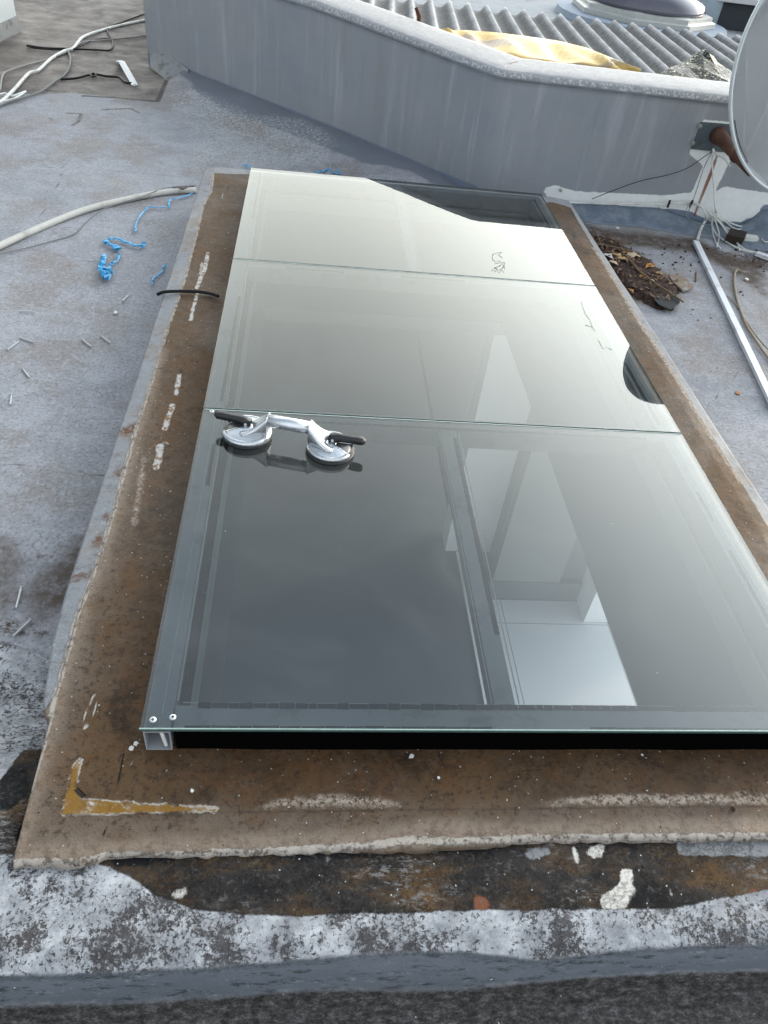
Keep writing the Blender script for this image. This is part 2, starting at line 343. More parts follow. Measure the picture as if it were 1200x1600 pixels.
attr(deck, 'seam', union(*[ldist(P, deck_line(l)) for l in [[(-20, 255), (140, 264), (300, 277)], [(-20, 400), (160, 408), (262, 415)], [(-20, 625), (150, 636)], [(100, 258), (90, 290), (62, 340)], [(-20, 720), (90, 735), (165, 742)], [(20, 500), (120, 506), (250, 520)], [(1010, 470), (1100, 500), (1210, 545)],
    [(-5, 1058), (30, 1060), (60, 1068)], [(1080, 600), (1120, 575), (1160, 560)], [(1100, 640), (1140, 600), (1158, 575)]]]))
attr(deck, 'stain', union(sdist(P, deck_line([(132, 850), (142, 880), (118, 938), (70, 950), (55, 925), (95, 890)])) + .03, sdist(P, deck_line([(900, 345), (960, 360), (1090, 372), (1140, 400), (1200, 405), (1200, 470), (1150, 430), (1080, 395), (985, 385), (950, 400)])) - .01,
    sdist(P, deck_line([(898, 350), (950, 365), (1005, 400), (1070, 450), (1045, 490), (960, 462)])) - .01, sdist(P, deck_line([(5, 845), (25, 870), (10, 950), (-10, 940)])) + .01))
attr(deck, 'rust_dirt', union(sdist(P, deck_line([(-10, 968), (30, 968), (75, 985), (85, 1000), (70, 1000), (40, 992), (-10, 990)])), sdist(P, deck_line([(1040, 360), (1090, 378), (1130, 392), (1210, 400), (1210, 425), (1130, 415), (1085, 385)])) - .015,
    ldist(P, deck_line([(60, 868), (72, 864), (78, 872), (68, 878)])) + .004, ldist(P, deck_line([(1085, 430), (1088, 470)])) - .01))
fl = lambda pts, z: [at(x, y, z) for x, y in pts]
dk_low = [(150, 1350), (185, 1362), (215, 1378), (240, 1398), (300, 1420), (380, 1428), (450, 1430), (640, 1424), (760, 1420), (900, 1419), (1050, 1419), (1085, 1412), (1130, 1402), (1200, 1390), (1400, 1380)]
lo_fl = [(-400, 1530), (0, 1524), (200, 1518), (300, 1513), (450, 1503), (600, 1490), (730, 1488), (850, 1500), (930, 1490), (1060, 1480), (1200, 1476), (1500, 1466)]
lo_sl = [(-400, 1590), (0, 1582), (250, 1574), (480, 1560), (700, 1556), (900, 1541), (1040, 1534), (1200, 1530), (1500, 1520)]
up = [at(1500, 1280, .1), at(-60, 1330, .1)]
attr(deck, 'dark', union(sdist(P, fl(dk_low, .10) + [at(1400, 1250, .1), at(150, 1300, .1)]), sdist(P, fl([(30, 1152), (95, 1150), (75, 1300), (30, 1357), (-60, 1358), (-60, 1300), (0, 1228)], .05))))
attr(deck, 'flaky', union(sdist(P, fl(lo_fl, .08) + [at(1500, 1250, .1), at(-200, 1250, .1)]), sdist(P, fl([(-300, 1000), (0, 988), (62, 1008), (85, 1020), (90, 1300), (-300, 1420)], -.06))))
attr(deck, 'bare', union(sdist(P, fl([(590, 1425), (650, 1425), (640, 1470), (655, 1500), (590, 1500), (540, 1440)], .09)), sdist(P, fl([(820, 1420), (870, 1425), (930, 1470), (950, 1500), (820, 1500), (850, 1450)], .09)),
    sdist(P, fl([(100, 1440), (260, 1400), (330, 1440), (400, 1500), (150, 1500)], .09)), sdist(P, fl([(1050, 1440), (1200, 1430), (1200, 1480), (1050, 1480)], .09)), sdist(P, fl([(0, 1440), (50, 1450), (60, 1500), (0, 1500)], .09)) - .01))
attr(deck, 'slateband', sdist(P, fl(lo_fl, .075) + fl(lo_sl[::-1], .0)))
attr(deck, 'lower', sdist(P, fl(lo_sl, .0) + [Vector((9, -4, 0)), Vector((-9, -5, 0))]))
attr(deck, 'cream', union(sdist(P, fl([(970, 1360), (988, 1360), (990, 1385), (1000, 1395), (980, 1412), (975, 1420), (945, 1420), (936, 1400), (955, 1392), (970, 1380)], .103)), sdist(P, fl([(925, 1318), (945, 1320), (948, 1335), (935, 1345), (915, 1335)], .103)) - .002,
    sdist(P, fl([(270, 1395), (298, 1385), (290, 1402), (272, 1402)], .103)), ldist(P, fl([(895, 1325), (902, 1348)], .103)) + .003, sdist(P, fl([(790, 1400), (796, 1402), (792, 1408)], .103)), ldist(P, fl([(1045, 1390), (1052, 1396)], .103)) + .003,
    sdist(P, fl([(2, 1248), (8, 1250), (4, 1258)], .07))))
attr(deck, 'redbit', union(sdist(P, fl([(742, 1395), (758, 1398), (773, 1418), (742, 1422)], .103)), sdist(P, fl([(1168, 1388), (1190, 1385), (1185, 1394), (1170, 1396)], .103)), sdist(P, fl([(14, 1200), (28, 1198), (25, 1206)], .06)), sdist(P, fl([(1105, 1325), (1113, 1325), (1111, 1336), (1104, 1336)], .103))))
attr(deck, 'greypatch', union(sdist(P, fl([(1056, 1312), (1300, 1300), (1300, 1342), (1150, 1338), (1060, 1338)], .103)), sdist(P, fl([(820, 1328), (855, 1325), (860, 1335), (840, 1345), (820, 1340)], .103)), sdist(P, fl([(505, 1338), (522, 1338), (510, 1350)], .103))))
attr(deck, 'tar', union(sdist(P, fl([(985, 1395), (1020, 1375), (1045, 1390), (1045, 1418), (985, 1420)], .103)), sdist(P, fl([(170, 1340), (280, 1336), (270, 1352), (180, 1356)], .103)), sdist(P, fl([(440, 1332), (620, 1328), (600, 1342), (440, 1346)], .103)) - .003,
    sdist(P, fl([(0, 1200), (40, 1180), (50, 1250), (0, 1300)], .06))))

# ------------------------------------------------------------------ skylight curb
CT = 0.12
curb = empty('skylight_curb', (.43, 2.3, DZ)); tag(curb, 'low rust stained concrete curb with grey painted rim around the glass skylight', 'curb')
fe = [(20, 1352), (60, 1350), (120, 1352), (150, 1345), (163, 1337), (230, 1336), (330, 1336), (450, 1332), (600, 1328), (720, 1324), (820, 1313), (1000, 1312), (1200, 1309), (1600, 1300)]
fep = [at(x, y, CT) for x, y in fe]; fx = [p.x for p in fep]; fy = [p.y for p in fep]
BX0, BX1, BY1 = -.518, 1.415, 4.10
cxs = np.unique(np.concatenate([np.linspace(BX0, OX0, 56), np.linspace(OX0, OX1, 180), np.linspace(OX1, BX1, 50)]).round(6))
cys = np.concatenate([np.linspace(0, .3, 56), np.linspace(.3, 1, 4)[1:] * 0 + 0][0:1])
t1 = np.linspace(0, 1, 56)
cys_front = t1; cys_rest = np.unique(np.concatenate([np.linspace(OY0, OY1, 300), np.linspace(OY1, BY1, 40)]).round(6))[1:]
yy0 = np.interp(cxs, fx, fy) + (vnoise(cxs, cxs * 0, 60, 5) - .5) * .006
rows = [yy0 * (1 - t) + OY0 * t for t in t1] + [np.full_like(cxs, y) for y in cys_rest]
cGY = np.array(rows); cGX = np.tile(cxs, (len(rows), 1))
xe = np.interp(cGY, [.56, .60, .80, .868, .885, .92, 1.05, 1.2], [-.452, -.458, -.464, -.466, -.482, -.492, -.510, -.518]); cGX = np.where(cGX < -.40, -.40 + (cGX + .40) * ((-.40 - xe) / (-.40 - BX0)), cGX)
cZ = np.full_like(cGX, CT)
cZ -= .012 * np.clip((-.47 - cGX) / .07, 0, 1) + .012 * np.clip((cGX - 1.33) / .08, 0, 1)
cZ += (vnoise(cGX, cGY, 6, 3) - .5) * .004 + (vnoise(cGX, cGY, 40, 4) - .5) * .0016
cZ -= .006 * np.clip(1 - np.abs(cGY - cGY[0:1]) / .006, 0, 1)
# side skirts
top = np.stack([cGX, cGY, cZ], -1); ny2, nx2 = cGX.shape
ci = np.arange(ny2 * nx2).reshape(ny2, nx2)
cf = np.stack([ci[:-1, :-1], ci[:-1, 1:], ci[1:, 1:], ci[1:, :-1]], -1)
ccx = (cGX[:-1, :-1] + cGX[1:, 1:]) / 2; ccy = (cGY[:-1, :-1] + cGY[1:, 1:]) / 2
cf = cf[~((ccx > OX0) & (ccx < OX1) & (ccy > OY0) & (ccy < OY1))].tolist()
cv = top.reshape(-1, 3).tolist()
ring = list(ci[0, :]) + list(ci[1:, -1]) + list(ci[-1, -2::-1]) + list(ci[-2:0:-1, 0])
b0 = len(cv)
for i in ring: cv.append([cv[i][0], cv[i][1], -.13])
n_ = len(ring)
for k in range(n_): cf.append([ring[(k + 1) % n_], ring[k], b0 + k, b0 + (k + 1) % n_])
CP = np.array(cv)[:, :2]
c_ = lambda pts: [at(x, y, CT) for x, y in pts]
bl = [(18, 1352), (42, 1250), (68, 1165), (88, 1080), (120, 965), (152, 880), (165, 840), (180, 790), (198, 720), (214, 665), (232, 610), (250, 548), (270, 490), (290, 430), (306, 370), (318, 320), (330, 300), (333, 271)]
m = M('curb_screed')
n1 = m.noise(3.2, 6, .65); n2 = m.noise(16, 7, .7, off=3); n3 = m.noise(80, 6, .75); n4 = m.noise(300, 3, .7)
br = m.ramp(n1, [(.3, (.050, .029, .014)), (.48, (.115, .064, .028)), (.7, (.19, .105, .045))])
br = m.mix(m.ss(n2, .42, .66, 0, .75), br, (.165, .105, .062)); br = m.mix(m.ss(m.noise(4, 6, .7, dist=1.5, off=61), .52, .66, 0, .75), br, (.034, .020, .011)); br = m.mix(m.ss(m.noise(7, 7, .8, dist=1, off=71), .50, .62, 0, .6), br, (.17, .075, .025))
br = m.mix(m.math('MULTIPLY', m.mask('pale', .05, 12, .035), m.ss(n2, .3, .6, .4, .85)), br, (.215, .165, .125))
br = m.mix(m.ss(n3, .50, .62, 0, .75), br, (.045, .028, .018)); br = m.mix(m.ss(m.noise(45, 8, .85, off=41), .54, .62, 0, .35), br, (.26, .18, .125))
br = m.mix(m.ss(m.noise(6, 5, .7, off=11), .58, .70, 0, .6), br, (.165, .082, .034))
br = m.mix(m.ss(m.noise(150, 4, .8, off=13), .62, .7, 0, .6), br, (.33, .25, .19))
br = m.mix(m.math('MULTIPLY', m.mask('halo', .018, 26, .016), m.ss(n3, .35, .6, .1, .8)), br, (.40, .31, .235))
br = m.mix(m.math('MULTIPLY', m.mask('efflo', .022, 26, .008), m.ss(m.noise(110, 6, .8), .42, .55)), br, (.56, .47, .38))
gy = m.mix(m.noise(10, 6, .7, off=4), (.25, .265, .29), (.38, .39, .40)); gy = m.mix(m.ss(m.noise(60, 6, .75, off=2), .55, .7, 0, .7), gy, (.52, .53, .54))
gy = m.mix(m.ss(m.noise(5, 7, .8, off=19), .48, .62, 0, .8), gy, (.31, .26, .215)); gy = m.mix(m.ss(m.noise(30, 7, .85, off=23), .53, .62, 0, .7), gy, (.17, .165, .165)); gy = m.mix(1.0, gy, (1.12, 1.12, 1.13), 'MULTIPLY')
gy = m.mix(m.math('MULTIPLY', m.mask('ruststain', .03, 30, .012), m.ss(n3, .35, .55)), gy, (.17, .075, .035))
mb = m.mask('brown', .014, 26, .002)
col = m.mix(mb, gy, br)
rim = m.math('MULTIPLY', m.mask('rim', .013, 22, .002), m.ss(m.noise(60, 8, .85, off=5), .40, .48))
rimw = m.mask('rim', .011, 38, .003, shift=.0)
col = m.mix(rim, col, m.mix(n3, (.50, .42, .35), (.70, .64, .57)))
ye = m.math('MULTIPLY', m.mask('yellow', .013, 34, .0015), m.ss(m.noise(28, 8, .85, off=77), .40, .50, .35, 1)); col = m.mix(m.math('MULTIPLY', m.mask('yellow', .013, 34, .0015, shift=-.0035), m.ss(n2, .4, .5)), col, (.62, .56, .48)); col = m.mix(ye, col, m.mix(n3, (.27, .13, .018), (.40, .21, .035)))
wh = m.mask('white', .013, 40, .002); col = m.mix(wh, col, m.mix(m.ss(m.noise(50, 4, off=8), .5, .58), (.75, .73, .70), (.36, .20, .09)))
col = m.mix(m.mask('outline', .003, 40, .001, -.0016), col, (.66, .62, .57))
col = m.mix(m.math('MULTIPLY', m.mask('crack', .0022, 30, .0010, -.0016), .95), col, (.018, .012, .009))
col = m.mix(m.math('MULTIPLY', m.mask('groove', .0018, 22, .002, -.002), .65), col, (.045, .028, .018))
sp = m.specks(85, .16, .22); sp2 = m.specks(34, .085, .12, 3); sps = m.math('MAXIMUM', sp, sp2)
col = m.mix(sps, col, (.70, .68, .65)); col = m.mix(m.specks(60, .12, .10, 9), col, (.03, .018, .012))
h = m.math('MULTIPLY_ADD', mb, 2.2, m.math('MULTIPLY_ADD', n4, .8, n3)); h = m.math('MULTIPLY_ADD', sps, 1.2, h); h = m.math('MULTIPLY_ADD', rim, .8, h)
h = m.math('SUBTRACT', h, m.math('MULTIPLY', m.mask('crack', .0022, 30, .0015, -.0016), 2.0))
curb_mat = m.bsdf(col, m.ss(n1, .35, .65, .42, .7), 0, m.bump(h, .002), .2, k=.60)
ct = mk('screed_top', cv, cf, curb_mat, curb, smooth=True)
ct.data.polygons.foreach_set('use_smooth', [True] * (len(cf) - n_) + [False] * n_)
right_in = [(1700, 1700), (1230, 870), (1160, 750), (1110, 672), (1072, 610), (1040, 560), (1000, 500), (965, 440), (930, 385), (905, 345), (892, 322), (860, 316)]
brown = sdist(CP, c_([(-20, 1352), (0, 1290), (40, 1160)] + bl[3:] + [(392, 272)]) + [Vector((OX0, 3.9, 0)), Vector((1.15, 3.9, 0))] + c_(right_in[::-1]) + c_([(1500, 1300), (1000, 1320), (600, 1336), (163, 1345), (120, 1362), (18, 1362)]))
attr(ct, 'brown', brown)
attr(ct, 'rim', union(ldist(CP, c_(bl[1:])) + .0055, ldist(CP, c_([(163, 1337), (230, 1336), (330, 1333), (450, 1329), (560, 1323), (640, 1312), (720, 1314), (820, 1310), (1000, 1309), (1250, 1305)])) + .0075,
    ldist(CP, c_([(18, 1350), (60, 1348), (120, 1350), (158, 1340)])) + .008, ldist(CP, c_(right_in[1:7])) + .002))
attr(ct, 'halo', union(ldist(CP, c_(bl[:12])) + .022, ldist(CP, c_([(20, 1345), (160, 1340), (330, 1330), (600, 1320), (680, 1300), (800, 1312), (1250, 1300)])) + .03))
attr(ct, 'pale', union(sdist(CP, c_([(20, 1350), (65, 1180), (100, 1180), (105, 1275), (300, 1268), (1300, 1262), (1300, 1340), (160, 1345)])), sdist(CP, c_([(68, 1165), (120, 965), (200, 700), (250, 600), (240, 700), (185, 880), (140, 1060), (110, 1180)]))))
attr(ct, 'efflo', union(sdist(CP, c_([(400, 1262), (430, 1248), (520, 1238), (600, 1246), (645, 1262)])) - .004, sdist(CP, c_([(840, 1254), (900, 1240), (1300, 1236), (1300, 1258), (860, 1262)])) - .006, sdist(CP, c_([(220, 700), (232, 720), (215, 830), (200, 830)])) - .008, ldist(CP, c_(right_in[2:9])) + .012))
attr(ct, 'ruststain', union(ldist(CP, c_([(120, 900), (138, 898), (160, 895)])) + .012, ldist(CP, c_([(160, 845), (172, 840)])) + .022, ldist(CP, c_([(172, 808), (182, 806)])) + .014, ldist(CP, c_([(200, 672), (212, 668)])) + .026, ldist(CP, c_([(188, 740), (198, 735)])) + .02,
    ldist(CP, c_([(975, 490), (992, 492)])) + .012, ldist(CP, c_([(1052, 605), (1075, 640)])) + .02, ldist(CP, c_([(1095, 660), (1110, 690)])) + .02, sdist(CP, c_([(335, 275), (340, 290), (338, 300), (330, 296)])) ))
attr(ct, 'yellow', union(sdist(CP, c_([(112, 1212), (121, 1188), (126, 1190), (118, 1225), (124, 1245), (132, 1252), (160, 1252), (250, 1258), (330, 1262), (330, 1266), (250, 1268), (160, 1272), (98, 1273), (105, 1240)])), ldist(CP, c_([(316, 410), (309, 448)])) + .005 - .004, sdist(CP, c_([(320, 1262), (338, 1262), (332, 1268)]))))
attr(ct, 'white', union(ldist(CP, c_([(325, 395), (320, 420), (312, 438), (308, 450)])) + .007, ldist(CP, c_([(310, 455), (302, 480), (298, 500)])) + .006, ldist(CP, c_([(350, 300), (346, 310)])) + .001, ldist(CP, c_([(280, 585), (275, 615)])) + .007, ldist(CP, c_([(270, 632), (262, 655), (258, 670)])) + .008,
    ldist(CP, c_([(250, 695), (249, 712), (244, 730)])) + .009, ldist(CP, c_([(258, 688), (262, 692)])) + .004, ldist(CP, c_([(232, 1260), (244, 1256)])) - .002, sdist(CP, c_([(122, 1186), (128, 1188), (124, 1195)])), sdist(CP, c_([(100, 1250), (112, 1252), (106, 1262)])),
    ldist(CP, c_([(141, 1255), (144, 1262)])) + .004, ldist(CP, c_([(208, 1190), (204, 1196)])) + .001, ldist(CP, c_([(160, 1288), (168, 1286)])) + .001))
attr(ct, 'outline', ldist(CP, c_([(148, 1083), (151, 1090), (148, 1110), (138, 1135), (131, 1140), (132, 1120), (140, 1100), (148, 1083)])))
attr(ct, 'crack', union(ldist(CP, c_([(193, 1178), (188, 1210), (180, 1235), (173, 1262), (168, 1290), (158, 1312)])), ldist(CP, c_([(120, 1235), (130, 1245)])) + .003, ldist(CP, c_([(340, 268), (342, 330)])) - .01))
attr(ct, 'groove', union(ldist(CP, c_([(100, 1275), (330, 1269), (600, 1266), (900, 1263), (1200, 1260), (1400, 1258)])), ldist(CP, c_([(338, 296), (383, 298)])), ldist(CP, c_([(330, 353), (372, 358)])), ldist(CP, c_([(245, 561), (333, 562)])) - .001,
    ldist(CP, c_([(160, 1050), (200, 900), (225, 800), (262, 640), (300, 500)])) - .0015, ldist(CP, c_([(150, 1090), (135, 1150), (118, 1190)])) - .0006, ldist(CP, c_([(1072, 612), (1110, 676), (1160, 752)])), ldist(CP, c_([(300, 700), (500, 700)])) - .4))

# ------------------------------------------------------------------ glass skylight
GT, GB = .20, .19
GX0, GX1 = -.273, 1.191
J = [.803, 1.8535, 2.867, 3.900]
sky_e = empty('glass_skylight', (.46, 2.35, CT)); tag(sky_e, 'large flat glass skylight of three tinted panes on a low frame', 'skylight')
def glass_top():
    m = M('tinted_glass'); fr = m.n('ShaderNodeFresnel'); fr.inputs['IOR'].default_value = 1.68
    tr = m.n('ShaderNodeBsdfTransparent'); tr.inputs[0].default_value = (.83, .855, .86, 1)
    
    gl = m.n('ShaderNodeBsdfGlossy'); gl.inputs['Roughness'].default_value = 0.0; gl.inputs['Color'].default_value = (.98, 1, .98, 1)
    mx = m.n('ShaderNodeMixShader'); m.L(fr.outputs[0], mx.inputs[0]); m.L(tr.outputs[0], mx.inputs[1]); m.L(gl.outputs[0], mx.inputs[2])
    df = m.n('ShaderNodeBsdfDiffuse'); df.inputs[0].default_value = (.55, .57, .57, 1)
    scr = m.ss(m.noise(9, 7, .8, dist=2.0, stretch=(1, 7, 1)), .6, .8, 0, .02)
    dust = m.math('ADD', m.ss(m.noise(2.6, 6, .7, dist=1), .4, .8, .012, .05), scr)
    dust = m.math('MAXIMUM', dust, m.math('MULTIPLY', m.specks(26, .04, .10), .7))
    m2 = m.n('ShaderNodeMixShader'); m.L(dust, m2.inputs[0]); m.L(mx.outputs[0], m2.inputs[1]); m.L(df.outputs[0], m2.inputs[2])
    m.t.links.new(m2.outputs[0], m.out.inputs[0]); return m.m
def glass_clear():
    m = M('glass_underside'); tr = m.n('ShaderNodeBsdfTransparent'); tr.inputs[0].default_value = (.97, .99, .98, 1)
    m.t.links.new(tr.outputs[0], m.out.inputs[0]); return m.m
GTOP, GCLR = glass_top(), glass_clear()
GEDGE = simple('glass_edge', (.06, .11, .10), .15, 0, .5, 60)
GEDGE_D = simple('glass_edge_dark', (.02, .05, .045), .1, 0, .5, 60)
GLINT = simple('painted_glint', (.34, .42, .40), .4, 0, .5, 25)  # pale colour that paints a glint along the pane edges
for i in range(3):
    y0, y1 = J[i] + (.0028 if i else 0), J[i + 1] - (.0028 if i < 2 else 0)
    v = [(x, y, z) for z in (GB, GT) for y in (y0, y1) for x in (GX0, GX1)]
    pane = mk('glass_pane', v, [(0, 2, 3, 1), (4, 5, 7, 6), (0, 1, 5, 4), (2, 6, 7, 3), (0, 4, 6, 2), (1, 3, 7, 5)], None, sky_e,
              mats=[GTOP, GCLR, GEDGE, GEDGE_D], midx=[1, 0, 2, 2, 2, 2])
    pane['label'] = ['near glass pane with a divider under it', 'middle glass pane with no divider', 'far glass pane with scribbled marks'][i]
    # thin arris and edge strips, glint painted in as pale colour
    e = MB(); e.box(GX0 - .0012, GX1 + .0012, y0 - .0012, y0 + .0010, GT - .0022, GT + .0006)
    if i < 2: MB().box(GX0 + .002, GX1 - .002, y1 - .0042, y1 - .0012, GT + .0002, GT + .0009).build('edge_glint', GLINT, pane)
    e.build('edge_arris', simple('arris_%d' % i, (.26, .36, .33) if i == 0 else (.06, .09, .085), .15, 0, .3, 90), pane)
# aluminium rails, seen through the panes
ALU = simple('aluminium_rail', (.30, .315, .33), .45, 0, .12, 25, .0004, dirt=(.2, .21, .21))
ALUD = simple('grey_rail_dark', (.10, .115, .125), .45, 0, .2, 25)
INK = simple('inner_face_paint', (.33, .35, .34), .5, 0, .1, 12)
BLK = simple('black_rubber', (.010, .010, .011), .45, 0, .3, 60)
BLKM = M('black_front_fill').bsdf((.002, .002, .002), .9, spec=0.0)  # matte near-black fill for the gap under the front glass
def hollow(x0, x1, y0, y1, z0, z1, t, axis='y'):
    b = MB()
    b.box(x0, x1, y0, y1, z1 - t, z1); b.box(x0, x1, y0, y1, z0, z0 + t)
    b.box(x0, x0 + t, y0, y1, z0 + t, z1 - t); b.box(x1 - t, x1, y0, y1, z0 + t, z1 - t); return b
zr = GB - .004
lr = hollow(GX0 + .004, GX0 + .054, J[0] + .001, J[3] - .005, CT + .002, zr, .0025).build('side_rail', ALU, sky_e)
rr = hollow(GX1 - .058, GX1 - .004, J[0] + .001, J[3] - .005, CT + .002, zr, .0025).build('side_rail', ALU, sky_e)
MB().box(GX0 + .062, GX1 - .062, J[0] + .004, J[0] + .062, CT - .004, zr - .003).build('front_gap_box', BLKM, sky_e)
MB().box(GX0 + .0585, GX1 - .0585, J[0] + .006, J[0] + .060, zr - .0025, zr).build('front_rail_flange', ALU, sky_e)
MB().box(GX0 + .0585, GX1 - .0585, J[3] - .060, J[3] - .006, CT + .002, zr).build('back_rail', ALU, sky_e)
for k, yj in enumerate(J[1:3]):
    MB().box(OX0 - .014, OX1 + .012, yj - .030, yj + .030, zr - .062, zr).build('cross_rail', ALU, sky_e, bevel=.001)
def mull(xa, xb, y0, y1):
    MB().box(xa, xb, y0, y1, zr - .05, zr).build('divider_rail', ALU, sky_e, bevel=.001)
mull(.425, .470, J[0] + .063, J[1] - .0315); mull(.425, .468, J[2] + .0315, J[3] - .062)
# black tape between rail and glass, torn in places
m = M('sealing_tape'); t = m.noise(55, 3, .6); bk = m.n('ShaderNodeTexWave', wave_type='BANDS', bands_direction='X'); bk.inputs['Scale'].default_value = 26; bk.inputs['Distortion'].default_value = .8; m.L(m.co, bk.inputs[0])
TAPE = m.bsdf(m.mix(m.ss(t, .45, .7), (.006, .008, .009), (.018, .022, .024)), .8, spec=.03)
def tape(pts, w, z=GB - .0012, gaps=0.12, seg=.022):
    b = MB(); a, c = Vector(pts[0]), Vector(pts[1]); L_ = (c - a).length; d = (c - a) / L_; nn = Vector((-d.y, d.x)); t = 0; run = 0
    while t < L_ - .01:
        s_ = seg * random.uniform(.55, 1.5)
        if run <= 0:
            on = random.random() > gaps; run = random.randint(4, 16)
        run -= 1
        if on:
            w0, w1 = w * random.uniform(.8, 1.1), w * random.uniform(.8, 1.1)
            t2 = min(t + s_ - .0016, L_); p0 = a + d * t; p1 = a + d * t2; o_ = random.uniform(-.0006, .0006)
            v = [p0 - nn * (w0 / 2 + o_), p1 - nn * (w1 / 2 + o_), p1 + nn * w1 / 2, p0 + nn * w0 / 2]
            b.add([(q.x, q.y, z) for q in v] + [(q.x, q.y, z - .0022) for q in v], [(0, 1, 2, 3), (7, 6, 5, 4), (0, 4, 5, 1), (1, 5, 6, 2), (2, 6, 7, 3), (3, 7, 4, 0)])
        t += s_
    if b.v: tag(b.build('sealing_tape', TAPE, sky_e), kind='stuff')
xl, xr = GX0, GX1
for i in range(3):
    y0, y1 = J[i], J[i + 1]
    tape([(xl + .046, y0 + .06), (xl + .046, y1 - .03)], .010, gaps=.2, seg=.05)
    tape([(xr - .047, y0 + .06), (xr - .047, y1 - .05)], .010, gaps=.3)
tape([(xl + .010, J[0] + .12), (xl + .010, J[1] - .35)], .010, gaps=.25, seg=.06)
tape([(xl + .10, J[0] + .060), (xr - .05, J[0] + .060)], .012, gaps=.2, seg=.028)
tape([(xl + .08, J[0] + .009), (xr - .01, J[0] + .009)], .010, gaps=.35, seg=.04)
for k, yj in enumerate(J[1:3]):
    tape([(xl + .25 if k == 0 else xl + .07, yj - .024), (xr - .12, yj - .024)], .010, gaps=.12 if k == 0 else .7, seg=.018)
    tape([(xl + .06, yj + .016), (xr - .05, yj + .018)], .009, gaps=.5 if k == 0 else .45, seg=.05)
tape([(.463, J[0] + .25), (.463, J[1] - .06)], .012, gaps=.05, seg=.02)
tape([(.440, J[2] + .06), (.440, J[3] - .3)], .003, gaps=.7, seg=.04)
# pale sealant beads at the rail edges
SEAL = simple('clear_sealant', (.50, .53, .52), .3, 0, .2, 30)
def bead(pts, r=.0016): MB().tube([(x, y, GB - .003) for x, y in pts], r, 6, .5).build('sealant_bead', SEAL, sky_e)
bead([(xl + .060, J[0] + .07), (xl + .060, J[1] - .03)]); bead([(xl + .062, J[1] + .04), (xl + .060, J[2] - .03)]); bead([(xl + .06, J[2] + .03), (xl + .06, J[3] - .05)])
bead([(xl + .034, J[0] + .04), (xl + .036, J[1] - .03)], .001)
bead([(xr - .060, J[0] + .07), (xr - .060, J[1] - .03)]); bead([(xr - .062, J[1] + .04), (xr - .060, J[2] - .03)], .003); bead([(xr - .025, J[1] + .04), (xr - .025, J[2] - .03)], .002); bead([(xr - .030, J[0] + .04), (xr - .030, J[1] - .03)], .004)
bead([(xl + .07, J[0] + .066), (xr - .06, J[0] + .066)], .0012); bead([(.478, J[0] + .07), (.478, J[1] - .04)]); bead([(.42, J[0] + .07), (.42, J[1] - .04)], .0012); bead([(.474, J[2] + .04), (.472, J[3] - .07)], .0012)
# screws
SCR = simple('zinc_screw', (.62, .64, .65), .3, .5, .1, 80)
def screw(px, py, cross=True):
    p = at(px, py, GT); o = MB().lathe([(.0065, GT + .0002), (.0062, GT + .0016), (.0040, GT + .0026)], (p.x, p.y, 0), 20).build('screw', SCR, sky_e, smooth=False)
    b = MB()
    if cross: b.box(p.x - .0032, p.x + .0032, p.y - .0008, p.y + .0008, GT + .0027, GT + .0030).box(p.x - .0008, p.x + .0008, p.y - .0032, p.y + .0032, GT + .0031, GT + .0033)
    else: b.lathe([(.0024, GT + .0027), (.0024, GT + .0031)], (p.x, p.y, 0), 12)
    b.build('screw_slot', BLK, o)
screw(239, 1125); screw(270, 1121, False); screw(331, 643, False)
MB().tube([(GX0 + .036, J[0] + .006, CT + .066), (GX0 + .042, J[0] + .006, CT + .012)], [.0042, .0036], 10).build('corner_screw', simple('pale_plug', (.72, .72, .68), .4), sky_e)
# scribbled marks on the far pane
INKM = simple('marker_ink', (.16, .17, .15), .6)
def stroke(pts, w=.0016): return [at(x, y, GT + .0006) for x, y in pts]
b = MB()
for pts in ([(770, 397), (784, 394), (779, 399), (786, 403)], [(770, 397), (769, 405), (775, 409), (782, 408)], [(773, 412), (787, 410), (780, 416), (773, 418), (778, 421)], [(773, 418), (777, 424), (788, 416), (789, 410)], [(779, 427), (784, 421), (787, 425)], [(786, 413), (789, 421)], [(768, 424), (771, 419), (774, 425)]):
    b.tube(stroke(pts), .0013, 5, .3)
b.build('marker_scribble', INKM, sky_e)
for pts in ([(908, 472), (914, 490), (922, 500), (926, 512), (915, 508), (924, 510), (930, 517)], [(934, 530), (942, 545), (948, 542), (956, 547)]): MB().tube(stroke(pts), .001, 5, .3).build('pencil_line', INKM, sky_e)

# opening lining, seen through the glass
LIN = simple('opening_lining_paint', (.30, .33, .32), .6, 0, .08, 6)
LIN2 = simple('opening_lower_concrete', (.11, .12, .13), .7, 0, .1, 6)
lin = MB()
e_ = .004
def wallbox(b, x0, x1, y0, y1, z0, z1, t):
    b.box(x0 - t, x0, y0 - t, y1 + t, z0, z1); b.box(x1, x1 + t, y0 - t, y1 + t, z0, z1); b.box(x0, x1, y0 - t, y0, z0, z1); b.box(x0, x1, y1, y1 + t, z0, z1)
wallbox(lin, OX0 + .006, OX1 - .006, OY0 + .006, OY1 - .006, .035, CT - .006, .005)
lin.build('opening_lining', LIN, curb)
l2 = MB(); wallbox(l2, OX0 + .001, OX1 - .001, OY0 + .001, OY1 - .001, -.50, .0345, .08); l2.build('opening_shaft', LIN2, curb)
